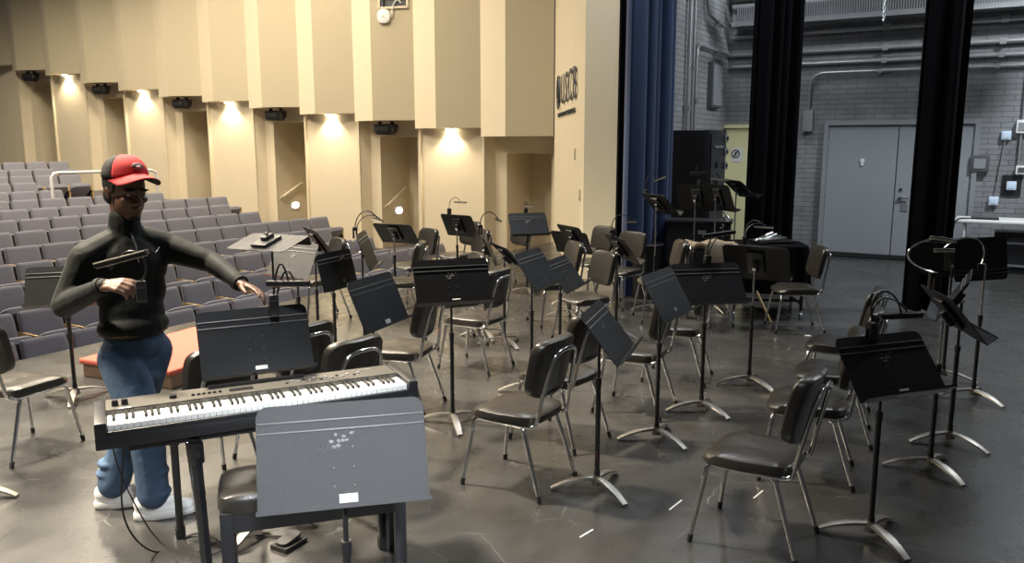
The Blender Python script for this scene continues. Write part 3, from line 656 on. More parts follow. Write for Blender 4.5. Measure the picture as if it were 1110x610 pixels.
ST = {
 'A':(-.515,2.36,.945,.24,.42,'grey lit music stand nearest the camera, its worn desk overlapping the piano bench',285,1,1,0),
 'B':(-1.20,3.71,.97,.49,.42,'black music stand behind the digital piano, with a clip-on lamp the man reaches for',250,1,0,0),
 'C':(-3.26,5.83,.86,.32,.52,'brownish music stand standing behind the man, beside his right elbow',290,0,0,0),
 'D1':(-1.77,5.85,1.18,-.39,-1.83,'tan lit music stand with a nearly flat desk, above the man\'s outstretched arm',270,0,0,0),
 'D2':(-1.66,6.98,1.04,2.05,.60,'black music stand half hidden behind the two tan desks',300,0,0,0),
 'E':(-1.79,6.56,.95,-.61,.45,'tan lit music stand with upright desk, just behind the flat tan desk',300,0,1,0),
 'F':(-1.47,6.76,.84,1.20,.23,'narrow black music stand between the tan desk and the steeply turned black one',300,1,0,0),
 'G':(-.80,4.79,.95,1.20,.41,'black music stand turned sideways right of the piano lamp, white label at its foot',300,1,0,0),
 'H':(-.39,5.26,.99,.32,.51,'wide black music stand in the centre, facing the camera with a white label',285,1,1,0),
 'I':(-1.25,6.97,.985,1.60,.35,'music stand seen edge-on with a tan strip and doubled bent lamp, near the front seats',300,0,0,0),
 'J':(-1.32,9.23,.88,2.72,.72,'black music stand seen from behind, below the step light in the doorway',290,0,0,1),
 'K':(-.66,10.16,.88,2.50,.48,'black music stand seen from behind with a lamp bar, before the cream wall',290,0,0,1),
 'L':(-.22,7.86,.89,1.58,.40,'music stand seen edge-on with an arched lamp, left of the nearest doorway',290,0,0,0),
 'M':(-.03,7.55,.85,1.90,.80,'black music stand seen edge-on as a thin dark wedge behind the wide centre stand',300,0,0,0),
 'N':(.21,10.21,.89,.34,.54,'black music stand in front of the nearest doorway, a clip on its top edge',285,0,1,0),
 'O':(.19,6.02,.96,1.16,.59,'black music stand turned sideways, front one of the overlapping centre pair',300,0,0,0),
 'P':(.45,6.75,.81,1.17,.66,'black music stand turned sideways, rear one of the overlapping centre pair',300,0,0,0),
 'Q1':(.68,8.83,.88,2.01,.59,'black music stand seen from behind in front of the tan chair back by the jamb',290,0,0,0),
 'Q2':(.71,9.62,.73,2.5,.55,'low black music stand tucked behind the back-turned stand near the jamb',330,0,0,0),
 'R':(1.07,7.86,.88,1.81,.64,'black music stand with an arched lamp, before the blue curtain',320,0,0,0),
 'S':(.51,4.22,.90,1.26,.68,'steeply tilted music stand in the middle foreground with red tape on its pole',300,0,1,0),
 'T':(.97,4.99,.96,1.02,.54,'black music stand turned sideways with a small white square mark, beside the lamp bar stand',305,1,0,0),
 'U':(1.36,5.54,.93,.19,.62,'wide black music stand with a clip-on lamp bar, right of centre',305,1,1,0),
 'V':(1.66,9.14,1.22,1.94,.76,'tall black music stand seen from behind against the blue curtain',290,0,0,1),
 'W1':(2.16,9.50,1.27,2.40,.33,'tall black music stand in front of the cabinet, left one of the pair',310,0,0,1),
 'W2':(2.34,9.20,1.29,1.90,.36,'tall black music stand before the cabinet, right one of the pair, on chrome pole',290,0,0,1),
 'W3':(2.72,9.75,1.36,1.75,.85,'tall black music stand mostly hidden, its desk edge crossing the yellow door',290,0,0,1),
 'AA':(1.75,3.64,.87,.35,.67,'dark music stand in the right foreground with a white label and clip-on lamp',285,1,1,0),
 'Z1':(3.44,5.91,1.05,3.46,3.00,'brown music stand with its desk flipped upside down, in front of the white table',290,0,0,1),
 'Z3':(3.52,6.42,.97,2.6,.45,'black music stand hidden behind the flipped brown desk',320,0,0,0),
 'Za':(2.485,4.50,.94,1.42,.68,'black music stand at the right, its desk falling toward the right edge',285,0,0,1),
 'Zb':(2.75,4.97,.96,-2.10,.55,'black music stand at the right, its desk leaning the opposite way across its neighbour',300,0,0,0),
 'Y':(1.90,6.26,.97,2.6,.5,'black music stand seen from behind, in front of the covered percussion, chrome upper pole',300,0,0,1),
 'X':(-2.96,4.10,.95,-.98,.3,'music stand just outside the left edge, only a base foot showing on the floor',2,0,0,0),
}
STO = {}
for k, (x, y, z, yw, tl, lb, bs, stk, wn, chm) in ST.items():
    STO[k] = make_stand(x, y, z, yw, tl, lb, bs, stk, wn, chm)
MB().cyl((0,0,.165),(0,0,.225),.0138,seg=14).build('red_tape', M['redtape'], STO['S'][0])
o = link('maker_lettering', text_mesh('MANHASSET', .022, .0006, M['ink'], 1.25), STO['A'][1]); o.rotation_euler = (PI/2,0,0); o.location = (0,-.0032,.018)
o = MB().box((0,-.0028,-.108),(.024,.002,.003)).box((0,-.0028,-.108),(.003,.002,.024)).box((.011,-.0028,-.108),(.003,.002,.024)).box((-.011,-.0028,-.108),(.003,.002,.024)).box((0,-.0028,-.097),(.024,.002,.003)).box((0,-.0028,-.119),(.024,.002,.003)).build('square_mark', M['sticker'], STO['T'][1], smooth=False)
STO['T'][1].children[3].name  # sticker stays hidden under the square mark
for ch in list(STO['T'][1].children)+list(STO['F'][1].children):
    if ch.name.startswith('sticker') : bpy.data.objects.remove(ch)
MB().box((.06,-.003,-.10),(.035,.002,.030)).build('sticker', M['groove'], STO['F'][1], smooth=False)

# ------------------------------------------------------------------ clip-on stand lamps
LM = {
'B':((-1.125,3.769,1.132),(-1.116,3.801,1.325),(-1.159,3.786,1.231),(-.955,3.786,1.231),'black clip-on lamp bar on the stand behind the piano, in reach of the man'),
'U':((1.372,5.644,1.065),(1.365,5.667,1.206),(1.339,5.674,1.244),(1.566,5.679,1.276),'grey clip-on lamp bar raised above the wide stand right of centre'),
'I':((-1.341,6.923,1.137),(-1.333,6.952,1.308),(-1.199,6.944,1.261),(-1.104,6.939,1.23),'clip-on lamp with doubled arched neck on the edge-on stand by the front seats'),
'K':((-.787,10.203,1.043),(-.799,10.228,1.191),(-.729,10.224,1.168),(-.567,10.223,1.163),'clip-on lamp bar on the back-turned stand before the cream wall'),
'L':((-.305,7.874,1.063),(-.314,7.901,1.222),(-.17,7.892,1.169),(-.099,7.887,1.142),'clip-on lamp with arched neck on the edge-on stand left of the nearest doorway'),
'N':((.175,10.303,1.035),(.14,10.319,1.127),(.129,10.317,1.115),(.269,10.317,1.115),'folded clip-on lamp on the stand in front of the nearest doorway'),
'R':((.968,7.867,1.018),(.959,7.895,1.186),(1.103,7.887,1.142),(1.211,7.887,1.142),'clip-on lamp with tan bar on the stand before the blue curtain'),
'V':((1.541,9.338,1.325),(1.499,9.369,1.512),(1.615,9.362,1.47),(1.763,9.371,1.522),'clip-on lamp with tilted tan bar on the tall stand against the blue curtain'),
'W2':((2.322,9.355,1.429),(2.248,9.373,1.533),(2.27,9.367,1.502),(2.481,9.364,1.481),'clip-on lamp with pale bar on the right stand of the tall pair'),
'W1':((2.166,9.456,1.424),(2.102,9.484,1.592),(2.059,9.477,1.55),(2.251,9.479,1.561),'dark clip-on lamp on the left stand of the tall pair'),
'AA':((1.677,3.70,1.015),(1.656,3.75,1.233),(1.72,3.72,1.086),(1.915,3.72,1.095),'black clip-on lamp bar on the stand in the right foreground'),
'Za':((2.303,4.389,1.143),(2.096,4.416,1.303),(2.293,4.429,1.377),(2.43,4.425,1.358),'clip-on lamp with wide curved neck, upper of the two at the right'),
'Zb':((2.883,4.941,1.109),(2.957,4.975,1.31),(2.599,4.963,1.238),(2.719,4.963,1.238),'clip-on lamp with chrome neck reaching left, in front of the flipped brown desk'),
'held':((-1.672,3.605,1.225),(-1.60,3.62,1.331),(-1.878,3.621,1.339),(-1.641,3.632,1.40),'black clip-on lamp held in the right hand of the man, pale bar across his chest'),
'mar':((2.53,8.80,.845),(2.53,8.86,1.05),(2.64,8.86,1.0),(2.86,8.86,.985),'clip-on lamp with tan bar standing on the covered percussion'),
}
def stand_lamp(k):
    c, q, a, b, lb = LM[k]; c, q, a, b = Vector(c), Vector(q), Vector(a), Vector(b); mid = (a+b)/2; d = (b-a).normalized()
    t_ = thing('stand_lamp', c, 0, lb, 'lamp', 'clip-on stand lamps')
    if k in STO: rz = ST[k][3]
    elif k == 'held': rz = .5
    else: rz = 0
    R = Matrix.Rotation(rz, 3, 'Z')
    MB().box(R @ Vector((0,-.012,-.012)),(.042,.012,.075),R,.005).box(R @ Vector((0,.014,-.012)),(.042,.012,.075),R,.005).box(R @ Vector((0,0,.032)),(.044,.042,.034),R,.01).build('clip', M['plastic'], t_)
    top = Vector((0,0,.045)); tgt = mid - c + Vector((0,0,.012)); ctrl = q - c
    ctrl2 = ctrl.lerp(tgt, .55) + Vector((0,0,.10 if k not in ('U','Za') else .03))
    if k == 'AA': ctrl2 = Vector((.10,.01,.24))
    if k == 'Za': ctrl2 = Vector((-.22,.03,.20)); ctrl = Vector((-.16,.02,.08))
    MB().tube(bez((top, ctrl, ctrl2, tgt), 18), .005 if k not in ('Za','Zb','K') else .0048, 8).build('gooseneck', M['chrome'] if k in ('Za','Zb','K') else M['plastic'], t_)
    if k in ('B','I','U','mar','AA'):
        e = Vector((.012,.02,0)); tg2 = tgt + d*.03
        MB().tube(bez((top+e, ctrl+e+Vector((.01,0,-.05)), ctrl2+e+Vector((0,0,-.05)), tg2), 18), .0048, 8).build('gooseneck', M['plastic'], t_)
    y = Vector((0,1,0)); y = (y - d*y.dot(d)).normalized(); Rb = Matrix((d, y, d.cross(y))).transposed()
    L_ = (b-a).length
    dk = k in ('B','U','AA','W1','held')
    o = MB().box(mid-c,(L_,.042,.026 if dk else .018),Rb,.006).build('lamp_bar', M['plastic'], t_)
    db = MB()
    if dk: db.box(mid-c+Rb @ Vector((0,0,-.0135)),(L_*.92,.032,.004),Rb,.001)
    else: db.layers([[mid-c+Rb @ Vector((x*L_*.47, yy, zz)) for yy, zz in ((.017,-.011),(-.022,-.011),(-.022,.002),(-.017,.002),(-.017,-.0085),(.017,-.0085))] for x in (-1,1)])
    if k == 'held': db.box(mid-c+Rb @ Vector((0,-.022,.010)),(L_*.96,.004,.006),Rb,.001)
    db.build('diffuser', M['lens'], o, smooth=False)
    return t_
for k in LM: stand_lamp(k)

# ------------------------------------------------------------------ digital piano, stand, bench, pedal
KX, KY, KZ, KA = -1.024, 3.305, .806, .47
t = thing('digital_piano', (KX, KY, .70), KA, 'black digital piano with white keys in front of the man', 'piano'); kt = KZ-.70; PW, PD = 1.33, .335
MB().box((0,PD/2,.027),(PW,PD,.054),bev=.006).build('keybed', M['case'], t)
MB().prism([(-PW/2+.045,.155),(PW/2-.045,.155),(PW/2-.045,PD),(-PW/2+.045,PD)], .05, kt).prism([(-PW/2+.045,.16),(PW/2-.045,.16),(PW/2-.045,.17),(-PW/2+.045,.17)], kt-.001, kt+.006).build('control_panel', M['panelgrey'], t, smooth=False)
for s_ in (-1,1):
    MB().box((s_*(PW/2-.0225), PD/2, .080),(.045,PD,.060),bev=.008).build('end_block', M['case'], t)
MB().box((0,.010,.060),(PW-.09,.020,.022),bev=.004).build('key_slip', M['case'], t)
kw = (PW-.094)/52; x0 = -(PW-.094)/2
for k in range(52):
    MB().box((x0+kw*(k+.5),   .087, .080),(kw-.0012,.135,.026),bev=.0015,seg=1).build('white_key', M['ivory'], t)
for k in range(51):
    if (k % 7) in (1,4): continue      # A B | C D | ... from the lowest A
    MB().box((x0+kw*(k+1), .108, .098),(.0115,.090,.018),bev=.003,seg=1).build('black_key', M['ebony'], t)
for x in (-.585,-.548):
    MB().cyl((x,.235,kt),(x,.235,kt+.024),.014,.012,14).build('knob', M['plastic'], t)
MB().cyl((-.36,.24,kt),(-.36,.24,kt+.014),.016,.014,14).build('volume_knob', M['plastic'], t)
for k in range(6): MB().box((-.28+.022*k,.235,kt+.004),(.014,.010,.008),bev=.002).build('button', M['plastic'], t)
for k in range(14): MB().box((.12+.026*k,.235+(k%2)*.02,kt+.003),(.013,.009,.006),bev=.002).build('button', M['steel' if k % 3 else 'plastic'], t)
MB().box((-.08,.24,kt+.002),(.10,.035,.004)).build('display', M['ebony'], t, smooth=False)
MB().box((-.55,.165,kt+.0065),(.05,.012,.001)).box((.50,.30,kt+.001),(.06,.006,.002)).build('maker_mark', M['steel'], t, smooth=False)
MB().box((0,PD-.03,kt+.008),(.42,.018,.016),bev=.003).build('music_rest_slot', M['plastic'], t)
# folding stand
t = thing('keyboard_stand', (KX, KY, 0), KA, 'black folding stand carrying the digital piano', 'stand')
MB().box((0,.07,.68),(1.10,.035,.035),bev=.005).box((0,.27,.68),(1.10,.035,.035),bev=.005).box((-.42,.17,.68),(.035,.24,.03)).box((.42,.17,.68),(.035,.24,.03)).build('frame', M['black'], t)
for x0_, x1_, y0_, y1_ in ((-.302,-.285,.05,.03),(.47,.494,.06,.06),(-.367,-.348,.29,.60),(.46,.40,.28,.58)):
    a, b = Vector((x0_,y0_,.68)), Vector((x1_,y1_,.03))
    q = (b-a).to_track_quat('Z','Y').to_matrix()
    l = MB().box((a+b)/2,(.034,.034,(b-a).length),q,.006).build('leg', M['black'], t)
    MB().box(b,(.044,.044,.06),None,.008).build('rubber_foot', M['rubber'], l)
    MB().box(a+(b-a)*.10,(.052,.05,.10),q,.012).cyl(a+(b-a)*.1+Vector((0,-.035,0)), a+(b-a)*.1+Vector((0,.035,0)), .016).build('hinge', M['plastic'], l)
# bench
BA = math.atan2(.3,.95)
t = thing('piano_bench', (-1.18, 3.05, 0), BA, 'black padded piano bench in front of the digital piano', 'bench')
ol = sup(.385, .172, 40, 7, .385, .172)
def br(w, z): return [(.385+(x-.385)*w, .172+(y-.172)*w, z) for x, y in ol]
MB().layers([br(.985,.405), br(1,.415), br(1,.452), br(.985,.470), br(.93,.482), br(.6,.488), br(.2,.489)]).build('cushion', M['vinyl'], t)
MB().box((.385,.022,.365),(.70,.022,.085)).box((.385,.322,.365),(.70,.022,.085)).box((.022,.172,.365),(.022,.29,.085)).box((.748,.172,.365),(.022,.29,.085)).build('apron', M['case'], t, smooth=False)
for x in (.032,.738):
    for y in (.032,.312): MB().box((x,y,.205),(.048,.048,.41),bev=.004).build('leg', M['case'], t)
# sustain pedal and cables
t = thing('sustain_pedal', (-1.06,3.60,0), -.5, 'small black sustain pedal on the floor behind the piano bench', 'pedal')
MB().prism([(-.05,-.07),(.05,-.07),(.05,.07),(-.05,.07)], .001, .022).build('base', M['rubber'], t, smooth=False)
MB().layers([[(x, y, .024+.018*(y+.07)/.14) for x, y in sup(.036,.062,20,4)], [(x, y, .034+.018*(y+.07)/.14) for x, y in sup(.034,.06,20,4)]]).build('treadle', M['black'], t)
tag(MB().tube(smooth_path([(-1.10,3.66,.015),(-1.25,3.68,.008),(-1.40,3.62,.008),(-1.46,3.54,.008),(-1.42,3.48,.009),(-1.36,3.54,.010),(-1.42,3.64,.016),(-1.55,3.70,.008),(-1.66,3.52,.009),(-1.72,3.38,.25),(-1.66,3.32,.66)], 8), .004, 6).build('pedal_cable', M['rubber']), 'thin black cable curling over the floor from the sustain pedal', 'cable')
tag(MB().tube(smooth_path([(-1.745,3.36,.68),(-1.78,3.5,.4),(-1.74,3.62,.10),(-1.66,3.60,.006),(-1.52,3.44,.006),(-1.40,3.25,.006),(-1.42,3.0,.006)], 8), .0035, 6).build('power_lead', M['rubber']), 'thin black power lead hanging from the left end of the piano', 'cable')

# ------------------------------------------------------------------ conductor podium
PA = math.atan2(-.38,.92)
t = thing('conductor_podium', (-2.65,6.10,0), PA, 'low conductor podium topped with red carpet behind the man', 'podium')
MB().box((-.47,.62,.055),(.94,1.24,.108),bev=.004).build('base', M['podwood'], t, smooth=False)
MB().box((-.47,.62,.132),(.98,1.28,.045),bev=.015,seg=3).build('carpet_top', M['red'], t)

# ------------------------------------------------------------------ covered percussion, cloth table, bin
t = thing('covered_marimba', W(-1.15,10.0)*1.0, 0, 'percussion instrument on casters hidden under a black cover, left of the lone chair', 'marimba')
t.location = (2.82, 8.98, 0); t.rotation_euler = (0,0,math.radians(-6))
cv = MB(); hw, hd = .42, .32
rings = []
rndc = random.Random(8)
base_o = sup(hw, hd, 72, 7)
for z, w, amp in ((.32,1.07,.035),(.50,1.05,.022),(.68,1.02,.010),(.775,1.,.002),(.80,.985,0),(.806,.9,0),(.808,.4,0)):
    rings.append([(x*w + amp*math.sin(k*1.35)*math.cos(k*.4), y*w + amp*math.cos(k*1.1), z + (.03*math.sin(k*.55) if z < .4 else 0)) for k, (x, y) in enumerate(base_o)])
cv.layers(rings).build('cover', M['velour'], t)
for sx in (-1,1):
    for sy in (-1,1):
        l = MB().cyl((sx*.36,sy*.24,.09),(sx*.36,sy*.24,.76),.018,seg=10).build('leg', M['black'], t)
        MB().cyl((sx*.36-.013,sy*.24,.036),(sx*.36+.013,sy*.24,.036),.035).box((sx*.36,sy*.24,.08),(.03,.03,.03)).build('caster', M['steel'], l)
    MB().cyl((sx*.36,-.24,.16),(sx*.36,.24,.16),.014).build('end_bar', M['black'], t)
MB().cyl((-.36,-.24,.20),(.36,-.24,.20),.014).build('long_bar', M['black'], t)
t = thing('folded_stand', (2.78,8.92,.822), .2, 'folded chrome rods and black desk lying on the covered percussion', 'stand')
MB().box((.10,.0,.012),(.46,.26,.006),Matrix.Rotation(.05,3,'X')).build('desk', M['desk'], t, smooth=False)
for k in range(4): MB().cyl((-.15+.05*k,-.08,.03),(.10+.06*k,.02,.10-.02*k),.009).build('rod', M['chrome'], t)
tag(MB().cyl((2.76,8.47,.014),(2.64,8.63,.32),.012,seg=8).build('drum_stick', M['wood']), 'pale wooden stick leaning against the covered percussion', 'stick')
t = thing('cloth_table', (2.17,8.84,0), -.15, 'black table behind the lamp bar stand with tan cloth thrown over it', 'table')
MB().box((0,0,.78),(.56,.42,.04),bev=.008).build('tabletop', M['case'], t)
for sx in (-1,1):
    for sy in (-1,1): MB().cyl((sx*.24,sy*.17,.0),(sx*.24,sy*.17,.77),.016).build('leg', M['chrome'], t)
cl = MB(); nx, ny = 26, 14; vs = []
for i in range(nx+1):
    for j in range(ny+1):
        x = -.27+.54*i/nx; y = -.27+.40*j/ny; z = .812+.018*math.sin(x*17+y*9)+.014*math.sin(y*23-x*6)+.012
        if y < -.225: z -= (-.225-y)*1.9 + .03*math.sin(x*14)
        vs.append(cl.bm.verts.new((x, y, z)))
for i in range(nx):
    for j in range(ny): cl.bm.faces.new((vs[i*(ny+1)+j], vs[(i+1)*(ny+1)+j], vs[(i+1)*(ny+1)+j+1], vs[i*(ny+1)+j+1]))
o = cl.build('cloth', M['brown']); o.location = (2.17,8.84,0); o.rotation_euler = (0,0,-.15)
md = o.modifiers.new('thick', 'SOLIDIFY'); md.thickness = .006
tag(o, 'crumpled tan cloth lying over the black table behind the lamp bar stand', 'cloth')
t = thing('low_cabinet', (2.38,10.3,0), -.30, 'low black cabinet with flat lid standing in front of the tall equipment cabinet', 'cabinet')
MB().box((0,0,.46),(.78,.36,.90),bev=.01).build('body', M['case'], t); MB().box((0,-.01,.93),(.82,.42,.035),bev=.008).build('lid', M['case'], t); MB().box((.05,-.19,.80),(.10,.012,.05),bev=.004).build('latch', M['steel'], t)
t = thing('black_bin', (1.66,9.98,0), 0, 'round black bin standing against the blue curtain', 'bin')
MB().cyl((0,0,.0),(0,0,.66),.17,.20,32).build('body', M['plastic'], t); MB().tube([(math.cos(q*PI/16)*.20, math.sin(q*PI/16)*.20, .665) for q in range(33)], .014, 8).build('rim', M['plastic'], t)
# chrome fittings of the hidden drum hardware beside the cabinet
t = thing('cymbal_hardware', (2.62,10.05,0), 0, 'chrome drum hardware tangle beside the yellow door', 'drum stand')
for k in range(3):
    a = k*2.1; MB().cyl((.25*math.cos(a),.25*math.sin(a),.008),(0,0,.42),.011).build('leg', M['chrome'], t)
MB().cyl((0,0,.3),(0,0,1.0),.013).build('post', M['chrome'], t)
for k in range(4): MB().cyl((-.06+.04*k,-.05,.86+.04*k),(.08-.02*k,.05,.90+.05*k),.016).build('clamp', M['chrome'], t)

# tape marks and scraps on the floor
for k, (a, b) in enumerate(((( 1.62,4.72),(1.72,4.88)), ((1.30,4.12),(1.38,4.22)), ((.82,3.98),(.91,4.10)), ((1.82,5.02),(1.94,5.20)), ((.33,3.68),(.40,3.76)))):
    d = Vector((b[0]-a[0], b[1]-a[1], 0)); c = Vector((*a,0))+d/2
    nm = ['short white tape mark on the floor, second from the top of the broken line', 'short white tape mark beside the nearest chair, bottom of the broken line', 'white tape strip on the floor between the two foreground chairs', 'white tape strip farthest along the broken line, near the lone chair pole', 'small white tape scrap at the foot of the red taped stand'][k]
    tag(MB().box((c.x,c.y,.0012),(d.length,.008,.0016),Matrix.Rotation(math.atan2(d.y,d.x),3,'Z')).build('floor_tape', M['speckle'], smooth=False), nm, 'tape', 'tape marks on the stage floor')
tag(MB().box((2.95,7.9,.002),(.05,.04,.003)).build('paper_scrap', M['speckle'], smooth=False), 'tiny white paper scrap on the floor right of the lone chair', 'scrap')

# ------------------------------------------------------------------ the man in the cap
def to_mesh(bm_, name, m, voxel, smooth=4, it_disp=None):
    me = bpy.data.meshes.new(name); bm_.bm.to_mesh(me); bm_.bm.free()
    o = bpy.data.objects.new(name, me); COL.objects.link(o)
    r = o.modifiers.new('r', 'REMESH'); r.mode = 'VOXEL'; r.voxel_size = voxel
    s = o.modifiers.new('s', 'SMOOTH'); s.factor = .5; s.iterations = smooth
    me2 = bpy.data.meshes.new_from_object(o.evaluated_get(bpy.context.evaluated_depsgraph_get()))
    bpy.data.objects.remove(o); bpy.data.meshes.remove(me)
    me2.name = name; me2.materials.clear(); me2.materials.append(m)
    for p in me2.polygons: p.use_smooth = True; p.material_index = 0
    return me2
def chain(mb, pts, radii):
    for (a, b, ra, rb) in zip(pts, pts[1:], radii, radii[1:]):
        a, b = Vector(a), Vector(b)
        mb.ell(a, (ra,)*3, seg=14, ring=8)
        if (b-a).length > 1e-4: mb.cyl(a, b, ra, rb, 14)
    mb.ell(pts[-1], (radii[-1],)*3, seg=14, ring=8)
def frame(f, up=Vector((0,0,1))):          # columns: left, forward, up
    f = f.normalized(); l = up.cross(f).normalized(); u = f.cross(l); return Matrix((l, f, u)).transposed()
HD = Vector((-1.925, 4.07, 1.645)); HS = 1.12                         # head centre
hf = Vector((.80, -.56, -.16)); HF = frame(hf) * HS
TF = frame(Vector((.72, -.69, 0)))                         # chest heading
PF = frame(Vector((.88, -.47, 0)))                         # hips heading
NECK = Vector((-1.955,4.085,1.47)); CHEST = Vector((-1.945,4.08,1.27)); PEL = Vector((-1.92,4.03,.885))
RS, LS = Vector((-2.085,3.945,1.325)), Vector((-1.805,4.225,1.345))
RE, RW = Vector((-2.18,3.885,1.105)), Vector((-1.885,3.70,1.235))
LE, LWR = Vector((-1.555,4.175,1.275)), Vector((-1.335,3.955,1.198))
RK, RA = Vector((-1.835,3.90,.49)), Vector((-1.825,3.90,.09))
LK, LA = Vector((-1.975,4.05,.49)), Vector((-2.09,4.03,.09))
RH, LH = PEL + PF @ Vector((-.095,0,-.06)), PEL + PF @ Vector((.095,0,-.06))

def hand(mb, wrist, direc, back, thumb_side, curl, spread=1., thumb_close=.4, s=1.):
    """palm, four fingers of unequal length bent at the knuckles, thumb from the side of the palm"""
    f = Vector(direc).normalized(); b = Vector(back); b = (b - f*b.dot(f)).normalized(); t_ = Vector(thumb_side); t_ = (t_ - f*t_.dot(f) - b*t_.dot(b)).normalized()
    wrist = Vector(wrist)
    lens = (.080,.090,.084,.066); kn = []
    for i in range(4):
        k = wrist + f*(.092 - .004*abs(i-1)) + t_*((1.5-i)*.0205) + b*(.004 - .003*abs(i-1.3))
        kn.append(k); chain(mb, [wrist + t_*((1.5-i)*.011), wrist.lerp(k,.5), k], [.0185,.0155,.0118])
    for i in range(4):
        d = (f + t_*(1.5-i)*.10*spread).normalized(); p = kn[i]; ang = 0; pts = [p]
        cu = curl[i] if isinstance(curl, (list, tuple)) else curl
        for j, fr in enumerate((.46,.30,.24)):
            ang += cu*(.75 if j == 0 else 1.) ; dd = d*math.cos(ang) - b*math.sin(ang)
            p = p + dd*lens[i]*fr*s*1.12; pts.append(p)
        chain(mb, pts, [.0108,.0098,.0088,.0072])
    a = wrist + f*.028 + t_*.026 - b*.006
    d1 = (f*.75 + t_*.75 - b*.25*thumb_close*2).normalized(); d2 = (f*1.0 + t_*.25 - b*.9*thumb_close).normalized()
    p1 = a + d1*.042; p2 = p1 + (d1*.4+d2*.6).normalized()*.036; p3 = p2 + d2*.026
    chain(mb, [a, p1, p2, p3], [.0165,.0130,.0108,.0085])

bd = MB()
# skull, jaw, features (head frame: x left, y forward, z up)
def he(c, r): bd.ell(HD + HF @ Vector(c), r, HF, 24, 16)
he((0,-.012,.035),(.078,.098,.088)); he((0,.018,-.045),(.064,.074,.072)); he((0,.048,-.088),(.040,.040,.032)); he((0,.020,-.075),(.054,.062,.040))
he((0,.070,.018),(.054,.026,.020))                                             # brow
bd.cyl(HD+HF@Vector((0,.086,.014)), HD+HF@Vector((0,.110,-.028)), .010, .015, 12); he((0,.106,-.030),(.018,.016,.012)); he((.013,.098,-.034),(.010,.012,.009)); he((-.013,.098,-.034),(.010,.012,.009))
he((.038,.068,-.022),(.024,.020,.018)); he((-.038,.068,-.022),(.024,.020,.018))  # cheeks
he((0,.092,-.058),(.025,.011,.0075)); he((0,.090,-.070),(.022,.012,.0085))      # lips
for s_ in (1,-1):
    he((s_*.075,-.012,-.004),(.009,.017,.028)); he((s_*.080,-.018,.008),(.007,.013,.014))
chain(bd, [NECK+Vector((0,0,-.06)), NECK+Vector((.005,-.003,.03)), HD+HF@Vector((0,-.03,-.06))], [.062,.058,.058])
# trunk and limbs under the clothes
bd.ell(CHEST,(.155,.10,.19),TF); bd.ell(CHEST.lerp(PEL,.5),(.135,.095,.2),PF); bd.ell(PEL,(.145,.105,.12),PF)
chain(bd, [NECK+Vector((0,0,-.05)), RS, RE, RE.lerp(RW,.35), RW], [.06,.055,.042,.042,.027])
chain(bd, [NECK+Vector((0,0,-.05)), LS, LE, LE.lerp(LWR,.35), LWR], [.06,.055,.042,.042,.027])
chain(bd, [PEL, RH, RK, RK.lerp(RA,.35), RA], [.09,.085,.055,.055,.04])
chain(bd, [PEL, LH, LK, LK.lerp(LA,.35), LA], [.09,.085,.055,.055,.04])
# right hand grips the lamp clip, back of the hand up and to the viewer; left hand reaches for the stand lamp
hand(bd, RW, (.86,-.20,.05), (.05,-.62,.78), (.30,.75,.55), (.62,.70,.75,.80), .5, .9)
hand(bd, LWR, (.83,-.42,-.20), (.15,.30,.90), (-.40,-.78,-.3), (.18,.30,.42,.48), 1.5, .35)
man = link('person', to_mesh(bd, 'person', M['skin'], .0048, 3))
tag(man, 'man in red and black cap, black top and jeans, holding a lamp behind the piano', 'person')
# eyes, hair
for s_ in (1,-1):
    c = HD + HF @ Vector((s_*.031,.081,.004))
    e = MB().ell(c,(.0125,.0105,.0095),HF).build('eye', M['eyewhite'], man); MB().ell(c+HF@Vector((0,.0085,-.002)),(.0056,.0035,.0056),HF).build('iris', M['ink'], e)
    MB().ell(HD+HF@Vector((s_*.032,.092,.024)),(.022,.006,.005),HF).build('eyebrow', M['hair'], man)
hr = MB(); hr.ell(HD+HF@Vector((0,-.022,.040)),(.083,.097,.090),HF,28,18); hr.ell(HD+HF@Vector((0,-.055,-.02)),(.070,.056,.060),HF)
hr.ell(HD+HF@Vector((.070,.014,.028)),(.008,.016,.030),HF); hr.ell(HD+HF@Vector((-.070,.014,.028)),(.008,.016,.030),HF)
hr.build('hair', M['hair'], man)
MB().ell(HD+HF@Vector((0,.073,-.103)),(.026,.026,.014),HF).build('goatee', M['hair'], man)
# cap
CF = HF @ Matrix.Rotation(math.radians(9), 3, 'X'); CC = HD + HF @ Vector((0,-.010,.078))
def cap_part(a0, a1, name, m, par):
    mb = MB(); n, k = 22, 10; grid = []
    for j in range(k+1):
        ph = (PI/2)*j/k; row = []
        for i in range(n+1):
            a = a0 + (a1-a0)*i/n
            rx, ry = .092, .112
            hgt = .086
            row.append(mb.bm.verts.new(CC + CF @ Vector((rx*math.cos(a)*math.cos(ph)**.8, ry*math.sin(a)*math.cos(ph)**.8, hgt*math.sin(ph) - .012*(1-math.sin(ph))))))
        grid.append(row)
    for j in range(k):
        for i in range(n): mb.bm.faces.new((grid[j][i], grid[j][i+1], grid[j+1][i+1], grid[j+1][i]))
    bmesh.ops.remove_doubles(mb.bm, verts=mb.bm.verts, dist=.0004)
    o_ = mb.build(name, m, par); s_ = o_.modifiers.new('t','SOLIDIFY'); s_.thickness = .003; return o_
cap = cap_part(math.radians(22), math.radians(158), 'cap', M['capred'], man)
cap['label'] = 'red front panels of the cap'
cap_part(math.radians(158), math.radians(382), 'mesh_back', M['capblk'], cap)
